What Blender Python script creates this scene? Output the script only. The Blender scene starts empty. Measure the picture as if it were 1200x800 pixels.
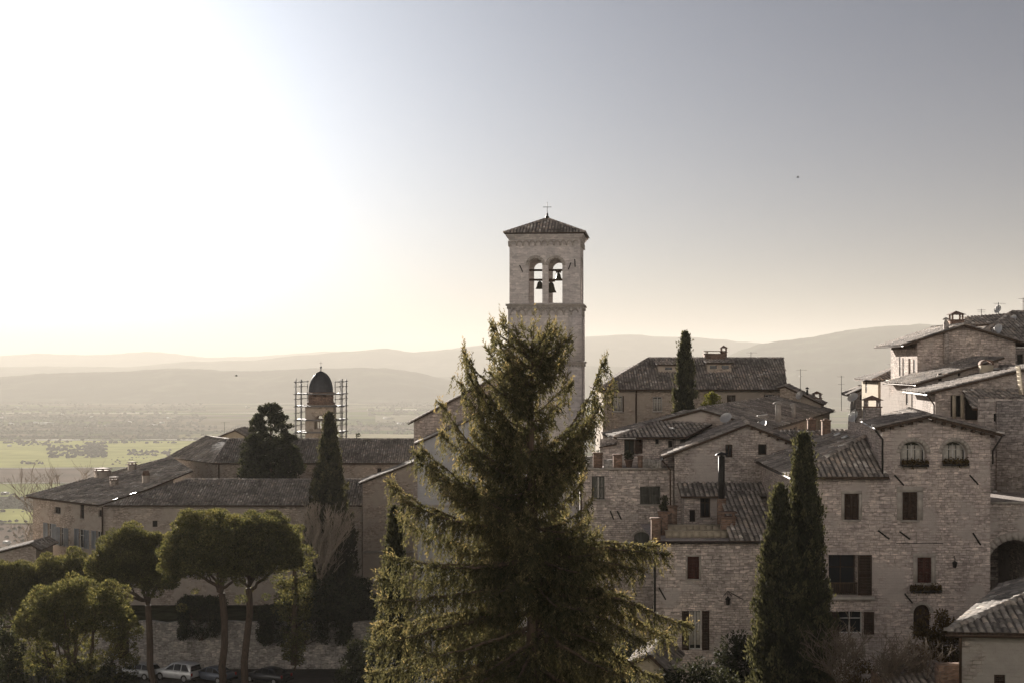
import bpy, bmesh, math, random
import numpy as np
from mathutils import Vector, Matrix, noise
from mathutils.geometry import delaunay_2d_cdt

random.seed(7)
rng = np.random.default_rng(11)
S = bpy.context.scene
COL = S.collection
R = math.radians

# ---------------------------------------------------------------- camera
F = 1800.0        # focal length in pixels of the 1200 px wide photograph
HY = 425.0        # eye level in the photograph
cam_d = bpy.data.cameras.new("camera")
cam = bpy.data.objects.new("camera", cam_d)
COL.objects.link(cam)
cam.location = (0, 0, 0)
cam.rotation_euler = (R(90), 0, 0)
cam_d.sensor_width = 36.0
cam_d.lens = 36.0 * F / 1200.0
cam_d.shift_y = 25.0 / 1200.0
cam_d.clip_start = 0.5
cam_d.clip_end = 120000
S.camera = cam

# ---------------------------------------------------------------- sky, sun, exposure
SKY_VAL, SKY_SAT, SKY_STR, SUN_STR, EXPO = 0.22, 0.8, 0.05, 4.9, 1.6
SUN_AZ, SUN_EL = -18.0, 11.8       # degrees left of the view axis, above the horizon
W_ = bpy.data.worlds.new("World")
S.world = W_
W_.use_nodes = True
wn = W_.node_tree
wn.nodes.clear()
sky = wn.nodes.new("ShaderNodeTexSky")
sky.sky_type = 'NISHITA'
sky.sun_disc = False
sky.sun_elevation = R(SUN_EL)
sky.sun_rotation = R(SUN_AZ)
sky.altitude = 0
sky.air_density = 0.6
sky.dust_density = 2.4
sky.ozone_density = 5.0
bg = wn.nodes.new("ShaderNodeBackground")
bg.inputs[1].default_value = SKY_STR
wo = wn.nodes.new("ShaderNodeOutputWorld")
hs = wn.nodes.new("ShaderNodeHueSaturation")
hs.inputs["Saturation"].default_value = SKY_SAT
wn.links.new(sky.outputs[0], hs.inputs["Color"])
hs.inputs["Value"].default_value = SKY_VAL      # dims the sky colour so the shaded walls read brighter against it
wn.links.new(hs.outputs[0], bg.inputs[0])
wn.links.new(bg.outputs[0], wo.inputs[0])

sun_d = bpy.data.lights.new("sun", 'SUN')
sun_d.energy = SUN_STR
sun_d.angle = R(0.5)
sun_d.color = (1.0, 0.925, 0.83)
sun = bpy.data.objects.new("sun", sun_d)
COL.objects.link(sun)
sdir = Vector((math.sin(R(SUN_AZ)) * math.cos(R(SUN_EL)), math.cos(R(SUN_AZ)) * math.cos(R(SUN_EL)), math.sin(R(SUN_EL))))
sun.rotation_euler = sdir.to_track_quat('Z', 'Y').to_euler()
sun.location = (0, 0, 60)

S.view_settings.view_transform = 'Standard'
S.view_settings.look = 'None'
S.view_settings.exposure = EXPO
S.view_settings.gamma = 1.0
S.render.engine = 'CYCLES'
S.cycles.use_denoising = True
S.cycles.max_bounces = 6
S.cycles.diffuse_bounces = 3
S.cycles.glossy_bounces = 2
S.cycles.transmission_bounces = 3
S.cycles.transparent_max_bounces = 4
S.cycles.volume_bounces = 1
S.cycles.sample_clamp_indirect = 6.0

# ---------------------------------------------------------------- helpers: measuring
def PX(px, d): return (px - 600.0) / F * d
def PZ(py, d): return (HY - py) / F * d
def P3(px, py, d): return Vector((PX(px, d), d, PZ(py, d)))

# ---------------------------------------------------------------- helpers: materials
def mat_new(name):
    m = bpy.data.materials.new(name)
    m.use_nodes = True
    nt = m.node_tree
    b = nt.nodes.get("Principled BSDF")
    b.inputs["Specular IOR Level"].default_value = 0.25
    return m, nt, b

def N(nt, typ, **kw):
    n = nt.nodes.new(typ)
    for k, v in kw.items():
        if k.startswith("i_"):
            n.inputs[k[2:].replace("_", " ")].default_value = v
        else:
            setattr(n, k, v)
    return n

def ramp(nt, stops, interp='LINEAR'):
    n = nt.nodes.new("ShaderNodeValToRGB")
    n.color_ramp.interpolation = interp
    el = n.color_ramp.elements
    while len(el) > 1: el.remove(el[0])
    el[0].position = stops[0][0]; el[0].color = (*stops[0][1], 1)
    for p, c in stops[1:]:
        e = el.new(p); e.color = (*c, 1)
    return n

def mix(nt, a, b, fac, mode='MIX'):
    n = nt.nodes.new("ShaderNodeMix")
    n.data_type = 'RGBA'; n.blend_type = mode; n.clamp_factor = True
    for sock, v in ((n.inputs[0], fac), (n.inputs[6], a), (n.inputs[7], b)):
        if isinstance(v, bpy.types.NodeSocket): nt.links.new(v, sock)
        elif isinstance(v, (int, float)): sock.default_value = v
        else: sock.default_value = (*v, 1)
    return n.outputs[2]

def plain(name, col, rough=0.8, var=0.15, scale=6.0, metal=0.0, spec=0.25):
    m, nt, b = mat_new(name)
    tc = N(nt, "ShaderNodeTexCoord")
    nz = N(nt, "ShaderNodeTexNoise", i_Scale=scale, i_Detail=4.0)
    nt.links.new(tc.outputs["Object"], nz.inputs["Vector"])
    lo = tuple(c * (1 - var) for c in col); hi = tuple(min(1, c * (1 + var)) for c in col)
    rp = ramp(nt, [(0.3, lo), (0.7, hi)])
    nt.links.new(nz.outputs[0], rp.inputs[0])
    nt.links.new(rp.outputs[0], b.inputs["Base Color"])
    b.inputs["Roughness"].default_value = rough
    b.inputs["Metallic"].default_value = metal
    b.inputs["Specular IOR Level"].default_value = spec
    return m

def stone_mat(name, c1, c2, cm, bw=0.36, bh=0.15, render=None, render_amt=0.0, blotch=0.3, rough=0.95, vscale=5.2, vamt=.55):
    """rubble masonry in metres of the wall's UV: two sizes of courses mixed by patches, worn joints, render patches"""
    m, nt, b = mat_new(name)
    L = nt.links
    uv = N(nt, "ShaderNodeUVMap")
    wob = N(nt, "ShaderNodeTexNoise", i_Scale=1.7, i_Detail=3.0)
    L.new(uv.outputs[0], wob.inputs["Vector"])
    sub = N(nt, "ShaderNodeVectorMath", operation='SUBTRACT'); L.new(wob.outputs["Color"], sub.inputs[0]); sub.inputs[1].default_value = (.5, .5, .5)
    scl = N(nt, "ShaderNodeVectorMath", operation='SCALE'); L.new(sub.outputs[0], scl.inputs[0]); scl.inputs["Scale"].default_value = 0.10
    add = N(nt, "ShaderNodeVectorMath", operation='ADD'); L.new(uv.outputs[0], add.inputs[0]); L.new(scl.outputs[0], add.inputs[1])
    outs = []
    for k, (w, h) in enumerate(((bw, bh), (bw * 1.7, bh * 1.55))):
        br = N(nt, "ShaderNodeTexBrick", offset=0.5, offset_frequency=2, squash=0.7, squash_frequency=3)
        br.inputs["Scale"].default_value = 1.0
        br.inputs["Brick Width"].default_value = w
        br.inputs["Row Height"].default_value = h
        br.inputs["Mortar Size"].default_value = 0.016
        br.inputs["Mortar Smooth"].default_value = 0.5
        br.inputs["Bias"].default_value = 0.0
        br.inputs["Color1"].default_value = (*c1, 1)
        br.inputs["Color2"].default_value = (*c2, 1)
        br.inputs["Mortar"].default_value = (*cm, 1)
        L.new(add.outputs[0], br.inputs["Vector"])
        outs.append(br)
    pn = N(nt, "ShaderNodeTexNoise", i_Scale=0.45, i_Detail=3.0); L.new(uv.outputs[0], pn.inputs["Vector"])
    pr = ramp(nt, [(0.47, (0, 0, 0)), (0.53, (1, 1, 1))]); L.new(pn.outputs[0], pr.inputs[0])
    col = mix(nt, outs[0].outputs[0], outs[1].outputs[0], pr.outputs[0])
    fac = mix(nt, outs[0].outputs[1], outs[1].outputs[1], pr.outputs[0])
    # single stones standing out lighter or darker
    vo = N(nt, "ShaderNodeTexVoronoi", feature='F1'); vo.inputs["Scale"].default_value = vscale
    sm = N(nt, "ShaderNodeMapping"); sm.inputs["Scale"].default_value = (0.8, 1.9, 1); L.new(add.outputs[0], sm.inputs[0]); L.new(sm.outputs[0], vo.inputs["Vector"])
    sp = N(nt, "ShaderNodeSeparateColor"); L.new(vo.outputs["Color"], sp.inputs[0])
    vr = ramp(nt, [(0.0, (.38, .36, .35)), (0.22, (.70, .68, .66)), (0.5, (.95, .93, .91)), (0.75, (1.22, 1.2, 1.17)), (1.0, (1.75, 1.72, 1.66))]); L.new(sp.outputs[0], vr.inputs[0])
    col = mix(nt, col, vr.outputs[0], vamt, 'MULTIPLY')
    # weather stains in large soft patches and streaks
    st = N(nt, "ShaderNodeMapping"); st.inputs["Scale"].default_value = (0.55, 0.22, 1); L.new(uv.outputs[0], st.inputs[0])
    sn = N(nt, "ShaderNodeTexNoise", i_Scale=1.0, i_Detail=7.0, i_Roughness=0.65); L.new(st.outputs[0], sn.inputs["Vector"])
    sr = ramp(nt, [(0.3, (1 - blotch,) * 3), (0.5, (.95, .93, .92)), (0.72, (1.18, 1.15, 1.1))]); L.new(sn.outputs[0], sr.inputs[0])
    col = mix(nt, col, sr.outputs[0], 0.9, 'MULTIPLY')
    if render is not None:
        rn = N(nt, "ShaderNodeTexNoise", i_Scale=0.33, i_Detail=6.0, i_Roughness=0.6);
        mp = N(nt, "ShaderNodeMapping"); mp.inputs["Location"].default_value = (13.7, 4.2, 0); L.new(uv.outputs[0], mp.inputs[0]); L.new(mp.outputs[0], rn.inputs["Vector"])
        c0 = 0.62 - 0.3 * render_amt
        rr = ramp(nt, [(c0 - .04, (0, 0, 0)), (c0 + .04, (1, 1, 1))]); L.new(rn.outputs[0], rr.inputs[0])
        rg = N(nt, "ShaderNodeTexNoise", i_Scale=2.2, i_Detail=6.0); L.new(uv.outputs[0], rg.inputs["Vector"])
        rcol = mix(nt, tuple(c * .78 for c in render), tuple(min(1, c * 1.15) for c in render), rg.outputs[0])
        col = mix(nt, col, rcol, rr.outputs[0])
    L.new(col, b.inputs["Base Color"])
    b.inputs["Roughness"].default_value = rough
    fn = N(nt, "ShaderNodeTexNoise", i_Scale=14.0, i_Detail=4.0); L.new(uv.outputs[0], fn.inputs["Vector"])
    hm = N(nt, "ShaderNodeMath", operation='MULTIPLY_ADD'); L.new(fac, hm.inputs[0]); hm.inputs[1].default_value = -0.8; L.new(fn.outputs[0], hm.inputs[2])
    bp = N(nt, "ShaderNodeBump"); bp.inputs["Strength"].default_value = 0.7; bp.inputs["Distance"].default_value = 0.03
    L.new(hm.outputs[0], bp.inputs["Height"]); L.new(bp.outputs[0], b.inputs["Normal"])
    return m

def tile_mat(name, stops, moss=0.25):
    m, nt, b = mat_new(name)
    L = nt.links
    at = N(nt, "ShaderNodeAttribute", attribute_name="tint")
    rp = ramp(nt, stops); L.new(at.outputs["Fac"], rp.inputs[0])
    tc = N(nt, "ShaderNodeTexCoord")
    nz = N(nt, "ShaderNodeTexNoise", i_Scale=0.55, i_Detail=6.0, i_Roughness=0.65); L.new(tc.outputs["Object"], nz.inputs["Vector"])
    r2 = ramp(nt, [(0.35, (.62, .60, .58)), (0.52, (1, 1, 1)), (0.7, (1.25, 1.2, 1.1))]); L.new(nz.outputs[0], r2.inputs[0])
    col = mix(nt, rp.outputs[0], r2.outputs[0], 1.0, 'MULTIPLY')
    n3 = N(nt, "ShaderNodeTexNoise", i_Scale=3.5, i_Detail=5.0); L.new(tc.outputs["Object"], n3.inputs["Vector"])
    r3 = ramp(nt, [(0.52, (0, 0, 0)), (0.66, (moss, moss, moss))]); L.new(n3.outputs[0], r3.inputs[0])
    col = mix(nt, col, (.26, .25, .20), r3.outputs[0])
    L.new(col, b.inputs["Base Color"])
    b.inputs["Roughness"].default_value = 0.9
    b.inputs["Specular IOR Level"].default_value = 0.2
    return m

def leaf_mat(name, stops, trans=0.35, rough=0.75):
    m, nt, b = mat_new(name)
    L = nt.links
    at = N(nt, "ShaderNodeAttribute", attribute_name="tint")
    rp = ramp(nt, stops); L.new(at.outputs["Fac"], rp.inputs[0])
    L.new(rp.outputs[0], b.inputs["Base Color"])
    b.inputs["Roughness"].default_value = rough
    b.inputs["Specular IOR Level"].default_value = 0.08
    tr = N(nt, "ShaderNodeBsdfTranslucent")
    tcol = mix(nt, rp.outputs[0], (1.25, 1.16, .78), 1.0, 'MULTIPLY'); L.new(tcol, tr.inputs[0])
    ms = N(nt, "ShaderNodeMixShader"); ms.inputs[0].default_value = trans
    L.new(b.outputs[0], ms.inputs[1]); L.new(tr.outputs[0], ms.inputs[2])
    L.new(ms.outputs[0], nt.nodes["Material Output"].inputs[0])
    return m

def wood_mat(name, c, rough=0.7):
    m, nt, b = mat_new(name)
    L = nt.links
    tc = N(nt, "ShaderNodeTexCoord")
    mp = N(nt, "ShaderNodeMapping"); mp.inputs["Scale"].default_value = (14, 14, 1.2); L.new(tc.outputs["Object"], mp.inputs[0])
    nz = N(nt, "ShaderNodeTexNoise", i_Scale=1.0, i_Detail=5.0); L.new(mp.outputs[0], nz.inputs["Vector"])
    rp = ramp(nt, [(0.3, tuple(x * .6 for x in c)), (0.7, tuple(x * 1.3 for x in c))]); L.new(nz.outputs[0], rp.inputs[0])
    L.new(rp.outputs[0], b.inputs["Base Color"]); b.inputs["Roughness"].default_value = rough
    return m

def glass_mat(name, c=(.02, .022, .025), rough=0.08):
    m, nt, b = mat_new(name)
    b.inputs["Base Color"].default_value = (*c, 1)
    b.inputs["Roughness"].default_value = rough
    b.inputs["Specular IOR Level"].default_value = 0.6
    tc = N(nt, "ShaderNodeTexCoord"); nz = N(nt, "ShaderNodeTexNoise", i_Scale=1.3)
    nt.links.new(tc.outputs["Object"], nz.inputs["Vector"])
    bp = N(nt, "ShaderNodeBump"); bp.inputs["Strength"].default_value = 0.08; bp.inputs["Distance"].default_value = 0.05
    nt.links.new(nz.outputs[0], bp.inputs["Height"]); nt.links.new(bp.outputs[0], b.inputs["Normal"])
    return m

M = {}
PINK, GREY = (.40, .315, .255), (.30, .265, .235)
M['stone_warm'] = stone_mat('stone_warm', (0.565, 0.487, 0.439), (0.362, 0.308, 0.278), (0.223, 0.194, 0.175), bw=.40, bh=.17, render=(0.434, 0.373, 0.333), render_amt=.08)
M['stone_pink'] = stone_mat('stone_pink', (0.593, 0.517, 0.477), (0.414, 0.354, 0.325), (0.274, 0.240, 0.218), bw=.33, bh=.135, render=(0.455, 0.394, 0.357), render_amt=.12, vscale=5.8, vamt=.48, blotch=.35)
M['stone_fine'] = stone_mat('stone_fine', (0.558, 0.491, 0.447), (0.344, 0.302, 0.276), (0.244, 0.214, 0.196), bw=.29, bh=.12, render=(0.466, 0.409, 0.372), render_amt=.3, vscale=6.5, vamt=.5)
M['stone_patched'] = stone_mat('stone_patched', (0.522, 0.441, 0.389), (0.359, 0.298, 0.261), (0.261, 0.224, 0.195), bw=.36, bh=.16, render=(0.473, 0.408, 0.357), render_amt=.5, vscale=4.2, blotch=.4)
M['stone_pale'] = stone_mat('stone_pale', (0.631, 0.558, 0.517), (0.406, 0.358, 0.328), (0.254, 0.224, 0.206), bw=.29, bh=.125, render=(0.479, 0.428, 0.396), render_amt=.05)
M['stone_grey'] = stone_mat('stone_grey', (0.469, 0.419, 0.390), (0.296, 0.265, 0.247), (0.194, 0.173, 0.163))
M['stone_tower'] = stone_mat('stone_tower', (0.619, 0.572, 0.550), (0.537, 0.496, 0.477), (0.465, 0.429, 0.415), bw=.42, bh=.20, blotch=.22, vscale=3.6, vamt=.28)
M['stone_rubble'] = stone_mat('stone_rubble', (0.587, 0.552, 0.517), (0.317, 0.300, 0.278), (0.234, 0.222, 0.204), bw=.42, bh=.24, blotch=.4)
M['convent'] = stone_mat('convent_stone', (0.476, 0.411, 0.353), (0.351, 0.301, 0.258), (0.267, 0.231, 0.202), render=(0.427, 0.366, 0.312), render_amt=.35)
M['ochre'] = stone_mat('ochre_stone', (0.527, 0.450, 0.373), (0.394, 0.331, 0.275), (0.311, 0.266, 0.223), render=(0.470, 0.400, 0.330), render_amt=.4)
M['plaster_blue'] = stone_mat('grey_plaster', (.44, .43, .435), (.40, .39, .395), (.4, .39, .39), render=(.47, .46, .47), render_amt=.95)
M['near_wall'] = stone_mat('worn_render_over_stone', (.46, .42, .38), (.33, .295, .265), (.24, .215, .19), render=(.40, .365, .33), render_amt=.75, vscale=6.0)
M['plaster_cream'] = stone_mat('cream_plaster', (.45, .38, .29), (.40, .33, .25), (.36, .3, .23), render=(.48, .41, .31), render_amt=.95)
M['brick'] = stone_mat('thin_brick', (.30, .19, .135), (.21, .135, .10), (.22, .18, .15), bw=.28, bh=.075)
M['sill'] = plain('cut_stone', (.38, .34, .30), .9, .2, 3)
M['tile'] = tile_mat('roof_tiles', [(0, (0.135, 0.118, 0.109)), (.35, (0.256, 0.227, 0.207)), (.7, (0.383, 0.338, 0.305)), (.9, (0.464, 0.371, 0.305)), (1, (0.639, 0.593, 0.543))])
M['tile_old'] = tile_mat('weathered_roof_tiles', [(0, (0.154, 0.139, 0.131)), (.4, (0.277, 0.250, 0.228)), (.75, (0.400, 0.365, 0.334)), (.92, (0.461, 0.381, 0.318)), (1, (0.647, 0.611, 0.564))], .4)
M['timber'] = wood_mat('timber', (.075, .050, .035), .85)
M['shutter'] = wood_mat('brown_shutter', (.052, .032, .022))
M['shutter_red'] = wood_mat('red_brown_shutter', (.075, .030, .022))
M['shutter_grey'] = wood_mat('grey_green_shutter', (.10, .098, .085))
M['shutter_blue'] = wood_mat('pale_blue_shutter', (.27, .29, .31))
M['frame_white'] = plain('white_frame', (.55, .53, .50), .6, .08)
M['frame_brown'] = wood_mat('brown_frame', (.06, .038, .026))
M['glass'] = glass_mat('window_glass')
M['dark'] = plain('interior_shade', (.018, .016, .014), .9)  # near-black colour stands in for the shade inside openings
M['curtain'] = plain('white_curtain', (.48, .45, .40), .9, .2, 9)
M['iron'] = plain('dark_iron', (.035, .032, .03), .55, .2, 12, .6)
M['copper'] = plain('copper_gutter', (.085, .058, .042), .5, .25, 3, .5)
M['zinc'] = plain('zinc_flashing', (.62, .60, .57), .42, .12, 5, .6, .5)
M['lead'] = plain('lead_dome', (.06, .06, .066), .5, .2, 2.0, .4)
M['steel'] = plain('scaffold_steel', (.26, .25, .24), .5, .2, 6, .6)
M['bronze'] = plain('bell_bronze', (.07, .065, .045), .5, .2, 5, .7)
M['terracotta'] = plain('terracotta', (.19, .125, .095), .85, .25, 7)
M['bark'] = wood_mat('bark', (.105, .075, .055), .95)
M['bark_red'] = wood_mat('pine_bark', (.10, .072, .055), .95)
M['twig'] = plain('bare_twig', (.33, .275, .22), .9, .25, 5)
M['twig_dark'] = plain('brown_twig', (.17, .135, .105), .9, .3, 5)
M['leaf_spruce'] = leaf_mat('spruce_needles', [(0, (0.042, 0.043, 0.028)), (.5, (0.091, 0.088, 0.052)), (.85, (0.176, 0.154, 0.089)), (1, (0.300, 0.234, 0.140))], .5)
M['leaf_cypress'] = leaf_mat('cypress_leaves', [(0, (0.030, 0.032, 0.023)), (.5, (0.066, 0.067, 0.042)), (1, (0.164, 0.156, 0.088))], .35)
M['leaf_pine'] = leaf_mat('pine_needles', [(0, (0.049, 0.056, 0.030)), (.5, (0.109, 0.110, 0.052)), (1, (0.265, 0.234, 0.106))], .42)
M['leaf_dark'] = leaf_mat('dark_shrub_leaves', [(0, (0.023, 0.026, 0.022)), (.6, (0.050, 0.056, 0.035)), (1, (0.095, 0.094, 0.055))], .25)
M['leaf_light'] = leaf_mat('yellow_green_leaves', [(0, (.05, .055, .014)), (.5, (.11, .115, .026)), (1, (.19, .175, .05))], .45)
M['leaf_brown'] = leaf_mat('brown_leaves', [(0, (.045, .032, .018)), (.5, (.10, .07, .032)), (1, (.17, .12, .05))], .35)

# ---------------------------------------------------------------- helpers: meshes
class MB:
    """collects polygons (world coordinates) and links them as ONE mesh object"""
    def __init__(s): s.v = []; s.f = []; s.m = []; s.t = []
    def poly(s, pts, mi=0, t=0.5):
        i = len(s.v); s.v.extend([tuple(p) for p in pts]); s.f.append(tuple(range(i, i + len(pts)))); s.m.append(mi); s.t.append(t)
    def mesh(s, vs, fs, mi=0, t=0.5):
        i = len(s.v); s.v.extend([tuple(p) for p in vs])
        for f in fs: s.f.append(tuple(i + k for k in f)); s.m.append(mi); s.t.append(t)
    def box(s, c, sz, ax=None, mi=0, t=0.5):
        """c centre, sz full sizes, ax three axes"""
        if ax is None: ax = (Vector((1, 0, 0)), Vector((0, 1, 0)), Vector((0, 0, 1)))
        c = Vector(c); h = [ax[k] * (sz[k] / 2) for k in range(3)]
        vs = [c + h[0] * a + h[1] * b + h[2] * d for a in (-1, 1) for b in (-1, 1) for d in (-1, 1)]
        s.mesh(vs, [(0, 1, 3, 2), (4, 6, 7, 5), (0, 4, 5, 1), (2, 3, 7, 6), (0, 2, 6, 4), (1, 5, 7, 3)], mi, t)
    def prism(s, base, ext, mi=0, t=0.5):
        """polygon extruded along vector ext"""
        n = len(base); ext = Vector(ext); b = [Vector(p) for p in base]; tp = [p + ext for p in b]
        nrm = sum(((b[i] - b[0]).cross(b[i + 1] - b[0]) for i in range(1, n - 1)), Vector())
        fl = nrm.dot(ext) > 0
        fs = [tuple(range(n - 1, -1, -1)) if fl else tuple(range(n)), tuple(range(n, 2 * n)) if fl else tuple(range(2 * n - 1, n - 1, -1))]
        for i in range(n):
            j = (i + 1) % n
            fs.append((i, j, n + j, n + i) if fl else (j, i, n + i, n + j))
        s.mesh(b + tp, fs, mi, t)
    def tube(s, pts, rad, n=6, mi=0, t=0.5, caps=True):
        pts = [Vector(p) for p in pts]
        if not isinstance(rad, (list, tuple)): rad = [rad] * len(pts)
        i0 = len(s.v); prev = None
        for k, p in enumerate(pts):
            d = (pts[min(k + 1, len(pts) - 1)] - pts[max(k - 1, 0)])
            if d.length < 1e-9: d = Vector((0, 0, 1))
            d.normalize()
            if prev is None: a = d.orthogonal().normalized()
            else:
                a = prev - d * prev.dot(d)
                a = a.normalized() if a.length > 1e-6 else d.orthogonal().normalized()
            prev = a; b = d.cross(a)
            for q in range(n):
                an = 2 * math.pi * q / n
                s.v.append(tuple(p + (a * math.cos(an) + b * math.sin(an)) * rad[k]))
        for k in range(len(pts) - 1):
            for q in range(n):
                r_ = (q + 1) % n
                s.f.append((i0 + k * n + q, i0 + k * n + r_, i0 + (k + 1) * n + r_, i0 + (k + 1) * n + q)); s.m.append(mi); s.t.append(t)
        if caps:
            s.f.append(tuple(i0 + q for q in range(n - 1, -1, -1))); s.m.append(mi); s.t.append(t)
            e = i0 + (len(pts) - 1) * n
            s.f.append(tuple(e + q for q in range(n))); s.m.append(mi); s.t.append(t)
    def lathe(s, c, prof, n=16, mi=0, t=0.5):
        """profile [(radius, z)] turned about the vertical through c"""
        c = Vector(c); i0 = len(s.v)
        for r_, z in prof:
            for q in range(n):
                an = 2 * math.pi * q / n
                s.v.append((c.x + r_ * math.cos(an), c.y + r_ * math.sin(an), c.z + z))
        for k in range(len(prof) - 1):
            for q in range(n):
                w = (q + 1) % n
                s.f.append((i0 + k * n + q, i0 + k * n + w, i0 + (k + 1) * n + w, i0 + (k + 1) * n + q)); s.m.append(mi); s.t.append(t)
    def build(s, name, mats, parent=None, smooth=False, origin=None):
        me = bpy.data.meshes.new(name)
        if not isinstance(mats, (list, tuple)): mats = [mats]
        o0 = Vector(origin) if origin is not None else (root_loc(parent) if parent is not None else Vector((0, 0, 0)))
        V = np.array(s.v, dtype=np.float64).reshape(-1, 3) - np.array(o0)
        nf = len(s.f)
        ln = np.fromiter((len(f) for f in s.f), np.int32, nf)
        li = np.fromiter((i for f in s.f for i in f), np.int32, int(ln.sum()))
        me.vertices.add(len(V)); me.vertices.foreach_set('co', V.astype(np.float32).ravel())
        me.loops.add(len(li)); me.loops.foreach_set('vertex_index', li)
        me.polygons.add(nf)
        me.polygons.foreach_set('loop_start', np.concatenate(([0], np.cumsum(ln)[:-1])).astype(np.int32))
        me.update(calc_edges=True)
        me.polygons.foreach_set('material_index', np.array(s.m, np.int32))
        if smooth: me.polygons.foreach_set('use_smooth', np.ones(nf, bool))
        at = me.attributes.new('tint', 'FLOAT', 'FACE'); at.data.foreach_set('value', np.array(s.t, np.float32))
        # UV in metres: along the wall, up the wall
        nr = np.zeros(nf * 3, np.float32); me.polygons.foreach_get('normal', nr); nr = nr.reshape(-1, 3)
        fn = np.repeat(nr, ln, axis=0); W = np.array(s.v, np.float64).reshape(-1, 3)[li]
        flat = np.abs(fn[:, 2]) > 0.75
        hx = np.hypot(fn[:, 0], fn[:, 1]) + 1e-9
        u = (-fn[:, 1] * W[:, 0] + fn[:, 0] * W[:, 1]) / hx
        uvs = np.stack([np.where(flat, W[:, 0], u), np.where(flat, W[:, 1], W[:, 2])], 1)
        ul = me.uv_layers.new(name='UVMap'); ul.data.foreach_set('uv', uvs.astype(np.float32).ravel())
        for m in mats: me.materials.append(m)
        me.validate()
        o = bpy.data.objects.new(name, me); COL.objects.link(o)
        if parent is not None: o.parent = parent; o.location = Vector(o0) - root_loc(parent)
        else: o.location = o0
        return o

_loc = {}
def root_loc(o):
    v = Vector((0, 0, 0))
    while o is not None: v += o.location; o = o.parent
    return v

def tag(o, label=None, cat=None, group=None, kind=None):
    if label: o['label'] = label
    if cat: o['category'] = cat
    if group: o['group'] = group
    if kind: o['kind'] = kind
    return o

def thing(name, label, cat, loc, group=None):
    o = bpy.data.objects.new(name, None); o.empty_display_size = 0.3
    o.location = loc; COL.objects.link(o)
    return tag(o, label, cat, group)

def leaf_obj(name, c, d, ln, wd, mat, parent=None, origin=(0, 0, 0), tint=None, fold=0.0):
    """many small pointed leaves: centres c, directions d, lengths, widths"""
    n = len(c); d = d / (np.linalg.norm(d, axis=1, keepdims=True) + 1e-9)
    r_ = rng.normal(size=(n, 3)); s_ = np.cross(d, r_); s_ /= (np.linalg.norm(s_, axis=1, keepdims=True) + 1e-9)
    ln = np.broadcast_to(ln, (n,))[:, None]; wd = np.broadcast_to(wd, (n,))[:, None]
    V = np.stack([c - d * ln * .5, c + s_ * wd * .5 - d * ln * .05, c + d * ln * .5, c - s_ * wd * .5 - d * ln * .05], 1).reshape(-1, 3) - np.array(origin)
    me = bpy.data.meshes.new(name)
    me.vertices.add(4 * n); me.vertices.foreach_set('co', V.astype(np.float32).ravel())
    me.loops.add(4 * n); me.loops.foreach_set('vertex_index', np.arange(4 * n, dtype=np.int32))
    me.polygons.add(n); me.polygons.foreach_set('loop_start', np.arange(0, 4 * n, 4, dtype=np.int32))
    me.update(calc_edges=True)
    at = me.attributes.new('tint', 'FLOAT', 'FACE')
    if tint is None: tint = rng.random(n)
    at.data.foreach_set('value', np.clip(tint, 0, 1).astype(np.float32))
    me.materials.append(mat)
    o = bpy.data.objects.new(name, me); COL.objects.link(o)
    if parent is not None: o.parent = parent; o.location = Vector(origin) - root_loc(parent)
    else: o.location = origin
    return o
# ================================================================ the ground: one sheet to the horizon
PLAIN = -210.0
CTRL = np.array([
 (0, -60, 2), (0, -20, -1.7), (0, 3, -1.8), (-40, 5, -4), (40, 5, -1.5), (0, 16, -9), (0, 30, -17), (0, 45, -20), (-30, 45, -23), (30, 50, -17),
 (20, 66, -18.5), (20, 84, -19.5), (45, 80, -14), (38, 115, -10), (60, 115, -6), (60, 80, -9), (12, 95, -18), (8, 150, -17), (30, 150, -14), (0, 128, -27), (-20, 100, -30), (-10, 60, -25), (-10, 78, -27.5), (-9, 96, -29), (-10, 115, -30), (-12, 135, -31), (-2, 108, -27), (2, 95, -24), (-15, 150, -31.4), (-45, 110, -31.4),
 (-35, 150, -31.4), (-60, 150, -31.4), (-22, 150, -31.4), (-28, 143, -31.4), (-48, 143, -31.4), (-70, 180, -34), (-35, 168, -31.4), (-10, 165, -31), (-100, 150, -38), (-20, 190, -30), (-40, 205, -32), (20, 190, -20),
 (60, 170, -14), (100, 120, 0), (100, 60, 2), (-100, 60, -22), (-80, 110, -33)], float)

def ground_z(x, y):
    x = np.asarray(x, float); y = np.asarray(y, float)
    d2 = (x[..., None] - CTRL[:, 0]) ** 2 + (y[..., None] - CTRL[:, 1]) ** 2
    w = 1.0 / (d2 + 20.0) ** 2.2
    z = (w * CTRL[:, 2]).sum(-1) / w.sum(-1)
    r = np.hypot(x, y)
    # below the town the slope runs out into the plain; behind the camera the hill goes on rising
    t = np.clip((r - 210) / 900.0, 0, 1); t = t * t * (3 - 2 * t)
    front = np.clip((y + 150) / 300.0, 0, 1)
    # unseen slope behind the camera, made steep to bounce sunlight onto the facades
    back = np.clip((-y - 12) / 260.0, 0, 1) ** .8 * 190.0
    return (z * (1 - t) + PLAIN * t) * front + (1 - front) * np.minimum(z, 4) + back

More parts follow.
